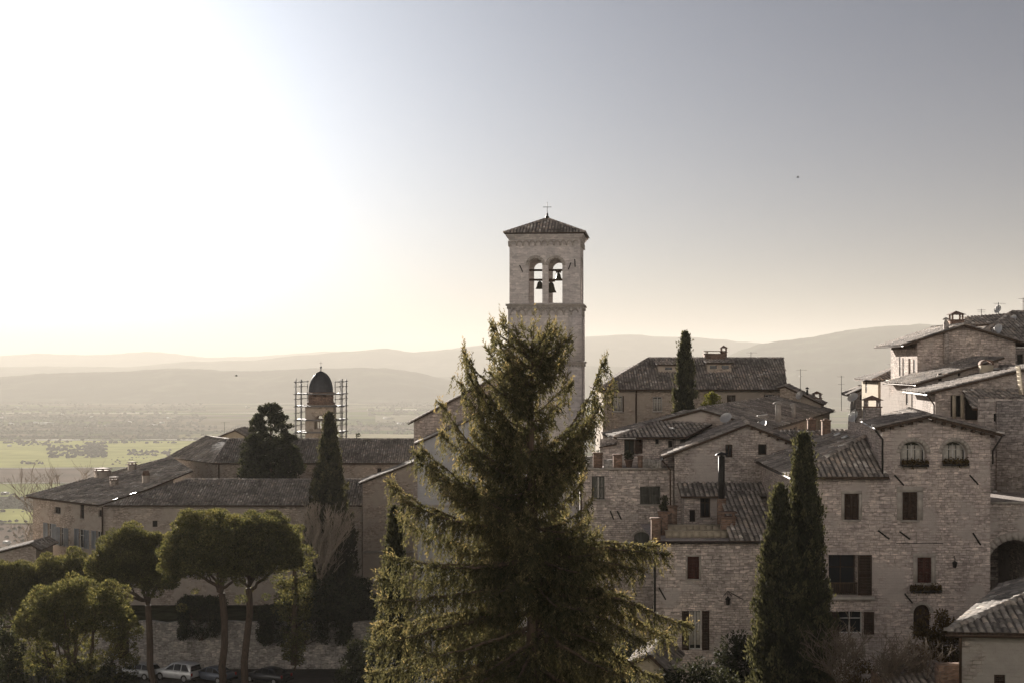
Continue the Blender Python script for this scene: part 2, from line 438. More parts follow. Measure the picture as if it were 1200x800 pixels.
def build_ground():
    rr = np.concatenate([np.arange(0, 230, 3.0), 230 * (26000 / 230.0) ** np.linspace(0, 1, 90)])
    na = 240
    aa = np.linspace(0, 2 * math.pi, na, endpoint=False)
    RR, AA = np.meshgrid(rr, aa, indexing='ij')
    X = RR * np.sin(AA); Y = RR * np.cos(AA); Z = ground_z(X, Y)
    V = np.stack([X, Y, Z], -1).reshape(-1, 3)
    nr = len(rr)
    i, j = np.meshgrid(np.arange(1, nr - 1), np.arange(na), indexing='ij'); j2 = (j + 1) % na
    Q = np.stack([i * na + j, i * na + j2, (i + 1) * na + j2, (i + 1) * na + j], -1).reshape(-1, 4)[:, ::-1]
    me = bpy.data.meshes.new("ground")
    me.from_pydata(V.tolist(), [], Q.tolist()); me.update()
    me.polygons.foreach_set('use_smooth', np.ones(len(Q), bool))
    m, nt, b = mat_new('ground'); L = nt.links
    geo = N(nt, "ShaderNodeNewGeometry")
    # near: rough winter grass and bare earth; far: the plain's patchwork of fields
    n1 = N(nt, "ShaderNodeTexNoise", i_Scale=0.35, i_Detail=8.0); L.new(geo.outputs["Position"], n1.inputs["Vector"])
    near = ramp(nt, [(.35, (.03, .032, .016)), (.55, (.06, .055, .03)), (.7, (.09, .075, .05))]); L.new(n1.outputs[0], near.inputs[0])
    mp = N(nt, "ShaderNodeMapping"); mp.inputs["Scale"].default_value = (1 / 620.0, 1 / 260.0, 0); mp.inputs["Rotation"].default_value = (0, 0, .25); L.new(geo.outputs["Position"], mp.inputs[0])
    vo = N(nt, "ShaderNodeTexVoronoi", feature='F1', distance='CHEBYCHEV'); vo.inputs["Scale"].default_value = 1.0; L.new(mp.outputs[0], vo.inputs["Vector"])
    sp = N(nt, "ShaderNodeSeparateColor"); L.new(vo.outputs["Color"], sp.inputs[0])
    fr = ramp(nt, [(0, (.085, .11, .03)), (.25, (.11, .09, .055)), (.42, (.15, .12, .085)), (.58, (.07, .10, .03)), (.72, (.17, .15, .09)), (.86, (.05, .06, .03))], 'CONSTANT'); L.new(sp.outputs[0], fr.inputs[0])
    n2 = N(nt, "ShaderNodeTexNoise", i_Scale=0.004, i_Detail=8.0); L.new(geo.outputs["Position"], n2.inputs["Vector"])
    dk = ramp(nt, [(.42, (.45, .42, .4)), (.55, (1, 1, 1))]); L.new(n2.outputs[0], dk.inputs[0])
    fcol = mix(nt, fr.outputs[0], dk.outputs[0], .9, 'MULTIPLY')
    ln = N(nt, "ShaderNodeVectorMath", operation='LENGTH'); L.new(geo.outputs["Position"], ln.inputs[0])
    mr = N(nt, "ShaderNodeMapRange"); mr.inputs[1].default_value = 350; mr.inputs[2].default_value = 1000; L.new(ln.outputs["Value"], mr.inputs[0])
    sx = N(nt, "ShaderNodeSeparateXYZ"); L.new(geo.outputs["Position"], sx.inputs[0])
    mb_ = N(nt, "ShaderNodeMapRange"); mb_.inputs[1].default_value = -6; mb_.inputs[2].default_value = -14; L.new(sx.outputs[1], mb_.inputs[0])
    n4 = N(nt, "ShaderNodeTexNoise", i_Scale=0.6, i_Detail=6.0); L.new(geo.outputs["Position"], n4.inputs["Vector"])
    bounce_pale = ramp(nt, [(.35, (.36, .355, .355)), (.6, (.54, .53, .53))]); L.new(n4.outputs[0], bounce_pale.inputs[0])  # pale colour added on the unseen rear slope to throw sunlight back at the walls
    far_or_near = mix(nt, near.outputs[0], fcol, mr.outputs[0])
    L.new(mix(nt, far_or_near, bounce_pale.outputs[0], mb_.outputs[0]), b.inputs["Base Color"]); b.inputs["Roughness"].default_value = 1.0; b.inputs["Specular IOR Level"].default_value = 0.0
    me.materials.append(m)
    o = bpy.data.objects.new("ground", me); COL.objects.link(o); tag(o, "sloping hillside ground running out to the valley plain", "ground", kind='structure')
build_ground()

def field(rect, col, name='field'):
    """a field on the plain: photo rows and columns of its edges, measured down to the ground"""
    (x0, x1, y0, y1), k = rect, PLAIN + 1.2
    pts = []
    n = 14
    for i in range(n + 1):
        t = i / n; px = x0 + (x1 - x0) * t; d = -k * F / (y1 - HY + 0.5 * math.sin(i * 1.3 + x0)); pts.append(Vector((PX(px, d), d, k)))
    for i in range(n + 1):
        t = 1 - i / n; px = x0 + (x1 - x0) * t; d = -k * F / (y0 - HY + 0.5 * math.sin(i * 1.7 + x1)); pts.append(Vector((PX(px, d), d, k)))
    mb = MB(); mb.poly(pts)
    o = mb.build(name, plain('field_soil_or_crop', col, 1.0, .22, .01, 0, 0.0)); tag(o, kind='structure')
GREEN, BROWN, STRAW = (.37, .37, .14), (.16, .12, .10), (.34, .30, .19)
for r_, c_ in (((-500, 330, 516, 547), GREEN), ((-600, 130, 548.5, 564.5), BROWN), ((-600, 70, 566, 581), (.24, .26, .09)), ((-600, 60, 596, 612), GREEN), ((-600, 40, 614, 640), BROWN), ((-600, 45, 643, 652), STRAW),
               ((400, 700, 508, 513), STRAW), ((425, 640, 461, 466), (.2, .18, .12)), ((440, 620, 486, 494), (.22, .2, .14)), ((410, 560, 452, 455), (.16, .14, .1)), ((860, 1060, 448, 452), (.2, .19, .14)), ((880, 1060, 440, 443), (.16, .16, .13)),
               ((20, 190, 458, 460), (.19, .16, .11)), ((130, 300, 462, 464), (.2, .17, .12)), ((210, 330, 508, 513), (.17, .16, .08)), ((300, 420, 470, 473), (.17, .15, .11)), ((-300, 230, 514.2, 515.3), (.42, .39, .33)), ((-300, 200, 547.2, 548.2), (.36, .33, .27)), ((-300, 120, 564.8, 565.8), (.4, .37, .3)), ((430, 640, 479, 480), (.4, .36, .3)), ((860, 1060, 456, 457), (.4, .36, .3)), ((-200, 300, 483, 484), (.36, .32, .25))):
    field(r_, c_)

# ---------------------------------------------------------------- hills
def hill(prof, d, thick, seed, col, rough=1.0, drop=1.0):
    """a ridge at distance d whose crest was measured in the photograph; a real slope before and behind it"""
    px = np.array([p[0] for p in prof], float); py = np.array([p[1] for p in prof], float)
    xs = np.linspace(px[0], px[-1], 420)
    yy = np.interp(xs, px, py)
    k = np.hanning(9); k /= k.sum(); yy = np.convolve(np.pad(yy, 4, 'edge'), k, 'valid')
    ts = np.linspace(-1, 1, 27)
    V = []
    for t in ts:
        for x, y in zip(xs, yy):
            dd = d + t * thick
            wx = PX(x, d) * (dd / d)
            crest = PZ(y, d) - PLAIN
            pr = (0.5 + 0.5 * math.cos(math.pi * abs(t) ** 0.8)) if t < 0 else (1 - .5 * t * t)
            nz = noise.fractal(Vector((wx / 900.0, dd / 900.0, seed)), .9, 2.1, 5)
            nf = noise.fractal(Vector((wx / 130.0, dd / 130.0, seed + 9)), .8, 2.2, 4)
            z = PLAIN - 3 + crest * pr + (nz * crest * .22 * (1 - pr) * min(1, pr * 4)) + (nf * 5 * rough + 0) * min(1, pr * 5)
            V.append((wx, dd, z))
    n = len(xs); fs = [(a * n + i, a * n + i + 1, (a + 1) * n + i + 1, (a + 1) * n + i) for a in range(len(ts) - 1) for i in range(n - 1)]
    me = bpy.data.meshes.new("hills"); me.from_pydata(V, [], fs); me.update()
    me.polygons.foreach_set('use_smooth', np.ones(len(fs), bool))
    m, nt, b = mat_new('wooded_hill'); L = nt.links
    geo = N(nt, "ShaderNodeNewGeometry")
    n1 = N(nt, "ShaderNodeTexNoise", i_Scale=0.0032, i_Detail=8.0, i_Roughness=.65); L.new(geo.outputs["Position"], n1.inputs["Vector"])
    rp = ramp(nt, [(.42, tuple(c * .55 for c in col)), (.55, col), (.66, tuple(c * 2.0 for c in col))]); L.new(n1.outputs[0], rp.inputs[0])
    L.new(rp.outputs[0], b.inputs["Base Color"]); b.inputs["Roughness"].default_value = 1; b.inputs["Specular IOR Level"].default_value = 0
    me.materials.append(m)
    o = bpy.data.objects.new("hills", me); COL.objects.link(o); tag(o, kind='structure')
hill([(-700, 420), (-200, 412), (0, 417), (40, 413.5), (110, 416), (175, 411.5), (205, 414), (240, 418.5), (290, 418), (330, 415), (385, 411), (430, 412), (600, 415), (1900, 418)], 18500, 2600, 1.3, (.05, .055, .035), 2.0)
hill([(-700, 428), (0, 429.5), (55, 428.5), (150, 430), (200, 424.5), (300, 421.5), (350, 416), (405, 412), (430, 408.8), (455, 407.2), (485, 413), (530, 408), (571, 403), (640, 397), (690, 394), (730, 391.5), (770, 393.5), (820, 395), (860, 399), (890, 402), (920, 404), (1300, 415), (1900, 420)], 13500, 2300, 4.7, (.05, .052, .034), 1.5)
hill([(820, 436), (860, 413), (890, 402.5), (910, 400), (950, 394.5), (1000, 385.5), (1040, 381), (1080, 379.5), (1130, 381), (1200, 388), (1400, 400), (1900, 408)], 9500, 2400, 8.1, (.055, .06, .04), 1.4)
hill([(-700, 440), (0, 441), (50, 437), (110, 435.5), (160, 434), (212, 430.5), (260, 434), (300, 434.5), (360, 431), (420, 430.5), (460, 431.5), (490, 436), (512, 442), (540, 447), (600, 449)], 9300, 1500, 2.2, (.045, .042, .03), 1.6)
hill([(440, 449), (520, 441), (600, 433), (690, 428), (760, 430), (860, 432), (960, 436), (1100, 438), (1900, 440)], 10500, 1500, 6.4, (.05, .055, .038), 1.2)
# ================================================================ builders for houses
UP = Vector((0, 0, 1))

def V2(a): return Vector((a[0], a[1], 0))

def arch_pts(u0, u1, z0, z1, rise=None, n=10):
    """outline, anticlockwise, of an opening with an arched head"""
    w = (u1 - u0) / 2; c = (u0 + u1) / 2
    if rise is None: rise = w
    zs = z1 - rise
    pts = [(u0, z0), (u1, z0), (u1, zs)]
    for i in range(1, n):
        a = math.pi * i / n
        pts.append((c + w * math.cos(a), zs + rise * math.sin(a)))
    pts.append((u0, zs))
    return pts

def inside(p, poly):
    x, y = p; c = False; n = len(poly)
    for i in range(n):
        x1, y1 = poly[i]; x2, y2 = poly[(i + 1) % n]
        if (y1 > y) != (y2 > y) and x < (x2 - x1) * (y - y1) / (y2 - y1) + x1: c = not c
    return c

class Wall:
    """a straight wall from A to B (A on the left seen from outside)"""
    def __init__(s, A, B):
        s.A = V2(A); s.B = V2(B); s.L = (s.B - s.A).length; s.d = (s.B - s.A).normalized(); s.n = Vector((s.d.y, -s.d.x, 0))
    def pt(s, u, z, o=0.0): return s.A + s.d * u + UP * z + s.n * o
    def px(s, px, py):
        r_ = Vector(((px - 600) / F, 1, 0)); t = s.A.dot(s.n) / r_.dot(s.n)
        return (r_ * t - s.A).dot(s.d), (HY - py) / F * t
    def ax(s): return (s.d, s.n, UP)

def wall_fill(mb, w, outline, holes, thick, mi=0, inner=False):
    verts = [Vector(p) for p in outline]; faces_e = []; edges = [(i, (i + 1) % len(outline)) for i in range(len(outline))]
    for h in holes:
        k = len(verts); verts += [Vector(p) for p in h]; edges += [(k + i, k + (i + 1) % len(h)) for i in range(len(h))]
    r_ = delaunay_2d_cdt(verts, edges, [], 0, 1e-5)
    vo, fo = r_[0], r_[2]
    for f in fo:
        c = sum((vo[i] for i in f), Vector((0, 0))) / len(f)
        if not inside(c, outline) or any(inside(c, h) for h in holes): continue
        a = sum(vo[f[i]].cross(vo[f[(i + 1) % len(f)]]) for i in range(len(f)))
        ff = f if a > 0 else f[::-1]
        mb.poly([w.pt(vo[i].x, vo[i].y) for i in ff], mi)
        if inner: mb.poly([w.pt(vo[i].x, vo[i].y, -thick) for i in ff[::-1]], mi)
    for h in holes:
        for i in range(len(h)):
            p, q = h[i], h[(i + 1) % len(h)]
            mb.poly([w.pt(*q), w.pt(*p), w.pt(*p, -thick), w.pt(*q, -thick)][::-1], mi)

def shutter_mesh(w, u0, u1, z0, z1, o, th=.045):
    mb = MB(); ax = w.ax(); st = min(.07, (u1 - u0) * .2); uc = (u0 + u1) / 2; zc = (z0 + z1) / 2
    for u in (u0 + st / 2, u1 - st / 2): mb.box(w.pt(u, zc, o), (st, th, z1 - z0), ax)
    for z in (z0 + .05, zc, z1 - .05): mb.box(w.pt(uc, z, o), (u1 - u0 - 2 * st, th * .9, .1), ax)
    n = max(3, int((z1 - z0) / .085))
    tilt = (ax[0], (ax[1] * .8 - UP * .6).normalized(), (UP * .8 + ax[1] * .6).normalized())
    for i in range(n):
        mb.box(w.pt(uc, z0 + .06 + (z1 - z0 - .12) * (i + .5) / n, o - .003), (u1 - u0 - 2 * st, th * .5, .085), tilt)
    return mb

class House:
    def __init__(s, name, label, cat, origin, wall_mat, roof_mat='tile', group=None):
        s.o = thing(name, label, cat, Vector(origin), group); s.wm = wall_mat; s.rm = roof_mat
        s.w = MB(); s.r = MB(); s.wo = s.ro = None; s.pending = []
    def wall(s, A, B, z0, top, ops=(), thick=.28, mi=0, inner=False):
        """top: one height, or [(u or fraction, z)]; ops: (kind, x0, y0, x1, y1, {options}) in rows and columns of the photograph"""
        w = Wall(A, B)
        if isinstance(top, (int, float)): top = [(0, top), (w.L, top)]
        out = [(0, z0), (w.L, z0)] + [(u, z) for u, z in reversed(top)]
        holes = []
        for op in ops:
            kind, x0, y0, x1, y1 = op[:5]; opt = op[5] if len(op) > 5 else {}
            xm = (x0 + x1) / 2; u0, _ = w.px(x0, y0); u1, _ = w.px(x1, y0); z1 = w.px(xm, y0)[1]; zb = w.px(xm, y1)[1]
            u0 = max(u0, .05); u1 = min(u1, w.L - .05)
            if u1 - u0 < .08: continue
            if opt.get('arch'): pts = arch_pts(u0, u1, zb, z1, opt.get('rise'))
            else: pts = [(u0, zb), (u1, zb), (u1, z1), (u0, z1)]
            holes.append(pts); s.pending.append((w, kind, u0, u1, zb, z1, pts, opt, thick))
        wall_fill(s.w, w, out, holes, thick, mi, inner)
        return w
    def roof(s, poly, sp=.29, tl=.40, slab=.12, ridge=()):
        tile_plane(s.r, [Vector(p) for p in poly], sp, tl, slab)
        return s
    def cap(s, P, Q): ridge_caps(s.r, Vector(P), Vector(Q))
    def finish(s, wall_mats=None):
        if s.w.f: s.wo = s.w.build('wall', wall_mats or [M[s.wm]], s.o)
        if s.r.f: s.ro = s.r.build('roof', [M[s.rm], M['timber']], s.o)
        for a in s.pending: s.window(*a)
        return s
    def window(s, w, kind, u0, u1, z0, z1, pts, opt, thick):
        ax = w.ax(); door = kind.startswith('door'); uc = (u0 + u1) / 2
        if kind == 'void': return
        name = 'door' if door else 'window'
        fr = MB(); dep = opt.get('depth', thick * .62); fw = min(.065, (u1 - u0) * .12); fm = M[opt.get('frame', 'frame_brown')]
        n = len(pts); cu = uc; cz = (z0 + z1) / 2
        inn = [(cu + (p[0] - cu) * (1 - 2 * fw / (u1 - u0)), cz + (p[1] - cz) * (1 - 2 * fw / (z1 - z0))) for p in pts]
        for i in range(n):
            j = (i + 1) % n
            fr.poly([w.pt(*pts[i], -dep), w.pt(*pts[j], -dep), w.pt(*inn[j], -dep), w.pt(*inn[i], -dep)])
            fr.poly([w.pt(*inn[i], -dep), w.pt(*inn[j], -dep), w.pt(*inn[j], -dep - .05), w.pt(*inn[i], -dep - .05)])
        zt = max(p[1] for p in inn) if not opt.get('arch') else z1 - (opt.get('rise') or (u1 - u0) / 2) * .25
        if kind in ('glass', 'open', 'lattice', 'door_glass'):
            fr.box(w.pt(uc, (z0 + zt) / 2, -dep - .012), (.055, .05, zt - z0 - .02), ax)
            if z1 - z0 > 1.0:
                fr.box(w.pt(uc, z0 + (z1 - z0) * .66, -dep - .016), (u1 - u0 - .02, .045, .045), ax)
        fo = fr.build(name, fm, s.o)
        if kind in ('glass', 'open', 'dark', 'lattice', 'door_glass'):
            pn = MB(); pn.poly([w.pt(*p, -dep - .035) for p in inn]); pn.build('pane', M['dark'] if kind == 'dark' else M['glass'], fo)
            if opt.get('curtain'):
                cb = MB(); a = opt['curtain']
                for k in range(3):
                    ua = u0 + (u1 - u0) * (.09 + .28 * k); cb.box(w.pt(ua + (u1 - u0) * .13, z0 + (zt - z0) * (.5 if a == 1 else .55), -dep - .028), ((u1 - u0) * .245, .006, (zt - z0) * .86), ax)
                cb.build('curtain', M['curtain'], fo)
        sm = M[opt.get('mat', 'shutter')]
        if kind in ('shut', 'door'):
            inset = .07 if kind == 'shut' else dep * .6
            if opt.get('arch'):
                d_ = MB(); d_.prism([w.pt(*p, -inset) for p in pts], -w.n * .05)
                d_.box(w.pt(uc, (z0 + z1) / 2 - .1, -inset + .01), (.03, .03, (z1 - z0) * .8), ax)
                d_.build('door_leaf' if door else 'shutter', sm, fo)
            else:
                m_ = .012
                if u1 - u0 < .75 and not opt.get('pair'): shutter_mesh(w, u0 + m_, u1 - m_, z0 + m_, z1 - m_, -inset).build('door_leaf' if door else 'shutter', sm, fo)
                else:
                    shutter_mesh(w, u0 + m_, uc - .006, z0 + m_, z1 - m_, -inset).build('door_leaf' if door else 'shutter', sm, fo)
                    shutter_mesh(w, uc + .006, u1 - m_, z0 + m_, z1 - m_, -inset).build('door_leaf' if door else 'shutter', sm, fo)
        if kind == 'open' or opt.get('leaves'):
            hw = opt.get('leaf', (u1 - u0) / 2)
            for sd in opt.get('sides', (-1, 1)):
                a, b = (u0 - hw, u0 - .01) if sd < 0 else (u1 + .01, u1 + hw)
                shutter_mesh(w, a, b, z0 + .01, z1 - .01, .035).build('shutter', sm, fo)
        if opt.get('sill', not door):
            sb = MB(); sb.box(w.pt(uc, z0 - .05, .03), (u1 - u0 + .2, .16, .09), ax); sb.build('sill', M['sill'], fo)
        if opt.get('surround'):
            g = opt['surround']; sb = MB()
            sb.box(w.pt(u0 - g / 2, (z0 + z1) / 2, .002), (g, .05, z1 - z0 + .0), ax); sb.box(w.pt(u1 + g / 2, (z0 + z1) / 2, .002), (g, .05, z1 - z0), ax)
            sb.box(w.pt(uc, z1 + g / 2, .004), (u1 - u0 + 2 * g, .06, g), ax); sb.build('surround', M['sill'], fo)
        if opt.get('voussoir'):
            g = opt['voussoir']; sb = MB(); c = (u0 + u1) / 2; rx = (u1 - u0) / 2; rz = opt.get('rise') or rx; zs = z1 - rz
            k = 11
            for i in range(k):
                a0 = math.pi * (i + .04) / k; a1 = math.pi * (i + .96) / k
                q = [(c + rx * math.cos(a0), zs + rz * math.sin(a0)), (c + (rx + g) * math.cos(a0), zs + (rz + g) * math.sin(a0)), (c + (rx + g) * math.cos(a1), zs + (rz + g) * math.sin(a1)), (c + rx * math.cos(a1), zs + rz * math.sin(a1))]
                sb.prism([w.pt(*p, .0) for p in q], w.n * .025)
            sb.build('arch_stones', M['sill'], fo)
    # ---- small parts
    def part(s, name, mb, mat, parent=None, smooth=False): return mb.build(name, mat, parent or s.o, smooth)
    def gutter(s, P, Q, mat='copper', r=.075):
        mb = MB(); P = Vector(P); Q = Vector(Q); d = (Q - P).normalized(); sd = d.cross(UP).normalized(); k = 6
        pr = [sd * (r * math.cos(math.pi * i / k)) - UP * (r * math.sin(math.pi * i / k)) for i in range(k + 1)]
        for i in range(k):
            mb.poly([P + pr[i], Q + pr[i], Q + pr[i + 1], P + pr[i + 1]])
            mb.poly([P + pr[i] * .9, P + pr[i + 1] * .9, Q + pr[i + 1] * .9, Q + pr[i] * .9])
        return s.part('gutter', mb, M[mat])
    def pipe(s, pts, r=.05, mat='copper'):
        mb = MB(); mb.tube(pts, r, 8); return s.part('drainpipe', mb, M[mat])
    def chimney(s, c, w, d, h, mat='brick', style='slab', rot=0.0, top=True):
        """c: where the shaft leaves the roof"""
        mb = MB(); c = Vector(c); ca, sa = math.cos(rot), math.sin(rot); ax = (Vector((ca, sa, 0)), Vector((-sa, ca, 0)), UP)
        mb.box(c + UP * (h / 2 - .5), (w, d, h + 1.0), ax, 0)
        if style == 'slab':
            mb.box(c + UP * (h + .04), (w + .14, d + .14, .08), ax, 1)
            for a in (-1, 1):
                for b in (-1, 1): mb.box(c + ax[0] * (a * w * .38) + ax[1] * (b * d * .38) + UP * (h + .18), (.1, .1, .2), ax, 0)
            mb.box(c + UP * (h + .31), (w + .18, d + .18, .07), ax, 1)
        elif style == 'plain':
            mb.box(c + UP * (h + .03), (w + .1, d + .1, .06), ax, 0); mb.box(c + UP * (h + .1), (w * .5, d * .5, .1), ax, 0)
        elif style == 'roof':
            mb.box(c + UP * (h + .03), (w + .12, d + .12, .06), ax, 1)
            for a in (-1, 1):
                for b in (-1, 1): mb.box(c + ax[0] * (a * w * .4) + ax[1] * (b * d * .4) + UP * (h + .24), (.12, .12, .36), ax, 0)
            hw, hd = w / 2 + .14, d / 2 + .14; z = UP * (h + .42)
            b4 = [c + z + ax[0] * (a * hw) + ax[1] * (b * hd) for a, b in ((-1, -1), (1, -1), (1, 1), (-1, 1))]; ap = c + UP * (h + .72)
            for i in range(4): mb.poly([b4[i], b4[(i + 1) % 4], ap], 1)
            mb.poly(b4[::-1], 1)
        elif style == 'tent':
            mb.box(c + UP * (h + .03), (w + .1, d + .1, .06), ax, 1)
            for sd in (-1, 1):
                a = c + ax[0] * (sd * w * .46) + UP * (h + .06); e = c + UP * (h + .06 + w * .75); t = ax[1] * (d * .5)
                mb.prism([a - t, a + t, e + t, e - t], ax[0] * (sd * .06) + UP * .05, 1)
        elif style == 'barrel':
            n = 8
            for i in range(n):
                a0, a1 = math.pi * i / n, math.pi * (i + 1) / n
                p = [c + ax[0] * (math.cos(a) * w * .55) + UP * (h + math.sin(a) * w * .4) for a in (a0, a1)]; t = ax[1] * (d * .55)
                mb.prism([p[0] - t, p[0] + t, p[1] + t, p[1] - t], UP * .06, 1)
        return mb.build('chimney', [M[mat], M['terracotta']], s.ro or s.o)
    def flue(s, c, r, h, mat='iron', cap=True):
        mb = MB(); c = Vector(c); mb.tube([c - UP * .3, c + UP * h], r, 10)
        if cap: mb.lathe(c + UP * (h + .06), [(r * 1.9, 0), (r * 1.5, .1), (.001, .2)], 10); mb.tube([c + UP * (h - .02), c + UP * (h + .1)], r * .4, 6)
        return mb.build('flue', M[mat], s.ro or s.o)
    def antenna(s, c, h, bars=5, yaw=0.4):
        mb = MB(); c = Vector(c); mb.tube([c - UP * .4, c + UP * h], .025, 5)
        b = Vector((math.cos(yaw), math.sin(yaw), 0)); e = Vector((-b.y, b.x, 0)); z = UP * (h - .1)
        mb.tube([c + z - b * .5, c + z + b * .7], .014, 4)
        for i in range(bars): mb.tube([c + z + b * (-.4 + i * .25) - e * (.35 - i * .04), c + z + b * (-.4 + i * .25) + e * (.35 - i * .04)], .01, 4)
        z = UP * (h * .72); mb.tube([c + z - e * .3, c + z + e * .3], .012, 4)
        return mb.build('antenna', M['iron'], s.ro or s.o)
    def dish(s, c, r, aim, mat='zinc'):
        mb = MB(); c = Vector(c); a = Vector(aim).normalized(); u = a.orthogonal().normalized(); v = a.cross(u); k, rings = 14, 4
        mb.tube([c - UP * .7, c - a * .05], .025, 5)
        i0 = len(mb.v)
        for side in (0, 1):
            for q in range(rings + 1):
                rr = r * q / rings + .001
                for j in range(k):
                    an = 2 * math.pi * j / k; mb.v.append(tuple(c + (u * math.cos(an) + v * math.sin(an)) * rr + a * (.28 * rr * rr / r - side * .015)))
        for side in (0, 1):
            o_ = i0 + side * (rings + 1) * k
            for q in range(rings):
                for j in range(k):
                    f = (o_ + q * k + j, o_ + q * k + (j + 1) % k, o_ + (q + 1) * k + (j + 1) % k, o_ + (q + 1) * k + j)
                    mb.f.append(f if side == 0 else f[::-1]); mb.m.append(0); mb.t.append(.5)
        mb.tube([c - v * r * .8, c + a * r * .9], .012, 4); mb.box(c + a * r * .9, (.07, .07, .07))
        return mb.build('satellite_dish', M[mat], s.ro or s.o)
    def ties(s, w, spots, name='tie_rod_anchor'):
        """iron wall anchors: short leaning bars"""
        for (px, py, dx, dy) in spots:
            u, z = w.px(px, py); u2, z2 = w.px(px + dx, py + dy); mb = MB(); mb.tube([w.pt(u, z, .04), w.pt(u2, z2, .04)], .045, 5); s.part(name, mb, M['iron'])

def tile_plane(mb, poly, sp=.25, tl=.37, slab=.12):
    """rows of half-round tiles laid over a sloping slab; poly[0]-poly[1] is the eave"""
    P0 = poly[0]; u = (poly[1] - P0).normalized()
    nr = Vector((0, 0, 0))
    for i in range(len(poly)):
        nr += (poly[i] - P0).cross(poly[(i + 1) % len(poly)] - P0)
    nr.normalize()
    if nr.z < 0: nr = -nr
    v = nr.cross(u)
    if v.z < 0: v = -v
    mb.prism([p - nr * .01 for p in poly], -nr * slab, 1, .2)
    q = [((p - P0).dot(u), (p - P0).dot(v), (p - P0).dot(nr)) for p in poly]
    mb.poly([p for p in (poly if (poly[1] - poly[0]).cross(poly[2] - poly[1]).dot(nr) > 0 else poly[::-1])], 0, .16)
    umin = min(a[0] for a in q); umax = max(a[0] for a in q)
    nc = max(1, int(round((umax - umin) / sp)))
    sw = (umax - umin) / nc
    seed = P0.x * 3.1 + P0.y
    for i in range(nc):
        uc = umin + (i + .5) * sw; vs = []
        for k in range(len(q)):
            a, b = q[k], q[(k + 1) % len(q)]
            if (a[0] <= uc < b[0]) or (b[0] <= uc < a[0]):
                t = (uc - a[0]) / (b[0] - a[0]); vs.append(a[1] + (b[1] - a[1]) * t)
        if len(vs) < 2: continue
        v0, v1 = min(vs), max(vs)
        s_ = v0 - random.uniform(0.03, .09); jit = random.uniform(-.02, .02)
        while s_ < v1 - .06:
            e_ = min(s_ + tl * 1.14, v1)
            r1, r0 = sw * .37, sw * .31; h1, h0 = .045 + random.uniform(-.006, .012), .006
            du = jit + random.uniform(-.014, .014); dv = random.uniform(-.012, .012)
            lo, hi = [], []
            for k in range(5):
                an = math.pi * k / 4
                lo.append(P0 + u * (uc + du + math.cos(an) * r1) + v * s_ + nr * (h1 + math.sin(an) * r1 * .85))
                hi.append(P0 + u * (uc + du + dv + math.cos(an) * r0) + v * e_ + nr * (h0 + math.sin(an) * r0 * .85))
            nv = noise.noise(Vector((uc * .35 + seed, s_ * .45, seed * .3)))
            tt = min(1, max(0, .47 + nv * .4 + random.gauss(0, .24)))
            mb.mesh(lo + hi, [(k, k + 1, 6 + k, 5 + k) for k in range(4)] + [(4, 3, 2, 1, 0)], 0, tt)
            s_ += tl

def ridge_caps(mb, P, Q, r=.15):
    d = Q - P; L = d.length; d.normalize(); sd = d.cross(UP).normalized(); up = sd.cross(d)
    n = max(1, int(L / .4))
    for i in range(n):
        a = P + d * (L * i / n - .03); b = P + d * (L * (i + 1) / n + .03); r1, r2 = r * 1.06, r * .9
        lo = [a + sd * (math.cos(math.pi * k / 4) * r1) + up * (math.sin(math.pi * k / 4) * r1 - .02 + .02) for k in range(5)]
        hi = [b + sd * (math.cos(math.pi * k / 4) * r2) + up * (math.sin(math.pi * k / 4) * r2 - .02) for k in range(5)]
        mb.mesh(lo + hi, [(k, k + 1, 6 + k, 5 + k) for k in range(4)] + [(4, 3, 2, 1, 0), (5, 6, 7, 8, 9)], 0, min(1, max(0, random.gauss(.55, .25))))

def gable(h, FL, FR, dv, z0, zl, zr, apex, front=(), left=(), right=(), oe=.4, og=.25, ridge_cap=True, back=True):
    """house whose gable end faces the camera: front corners, vector to the back, eave heights, apex (fraction along the front, height)"""
    FL, FR, dv = V2(FL), V2(FR), V2(dv); BL, BR = FL + dv, FR + dv; t, za = apex
    L = (FR - FL).length; d = (FR - FL).normalized(); g = dv.normalized()
    wf = h.wall(FL, FR, z0, [(0, zl), (t * L, za), (L, zr)], front)
    wl = h.wall(BL, FL, z0, zl, left); wr = h.wall(FR, BR, z0, zr, right)
    if back: h.wall(BR, BL, z0, [(0, zr), ((1 - t) * L, za), (L, zl)])
    sl = (za - zl) / (t * L); sr = (za - zr) / ((1 - t) * L); up = .14
    A = FL + d * (t * L) - g * og + UP * (za + up); B = BL + d * (t * L) + g * og + UP * (za + up)
    l0 = FL - d * oe - g * og + UP * (zl - oe * sl + up); l1 = BL - d * oe + g * og + UP * (zl - oe * sl + up)
    r0 = FR + d * oe - g * og + UP * (zr - oe * sr + up); r1 = BR + d * oe + g * og + UP * (zr - oe * sr + up)
    h.roof([l1, l0, A, B]); h.roof([r0, r1, B, A])
    if ridge_cap: h.cap(A + UP * .03, B + UP * .03)
    return wf, wl, wr, (l0, l1, r0, r1, A, B)

def rafters(h, P, Q, out, n, sz=.1):
    """rafter ends under an eave from P to Q, sticking out along vector out"""
    P, Q, out = Vector(P), Vector(Q), Vector(out); d = (Q - P).normalized(); o = out.normalized(); up = d.cross(o)
    for i in range(n):
        mb = MB(); c = P.lerp(Q, (i + .5) / n); mb.box(c + out / 2, (sz, out.length, sz * 1.2), (d, o, up)); h.part('rafter', mb, M['timber'], h.ro)

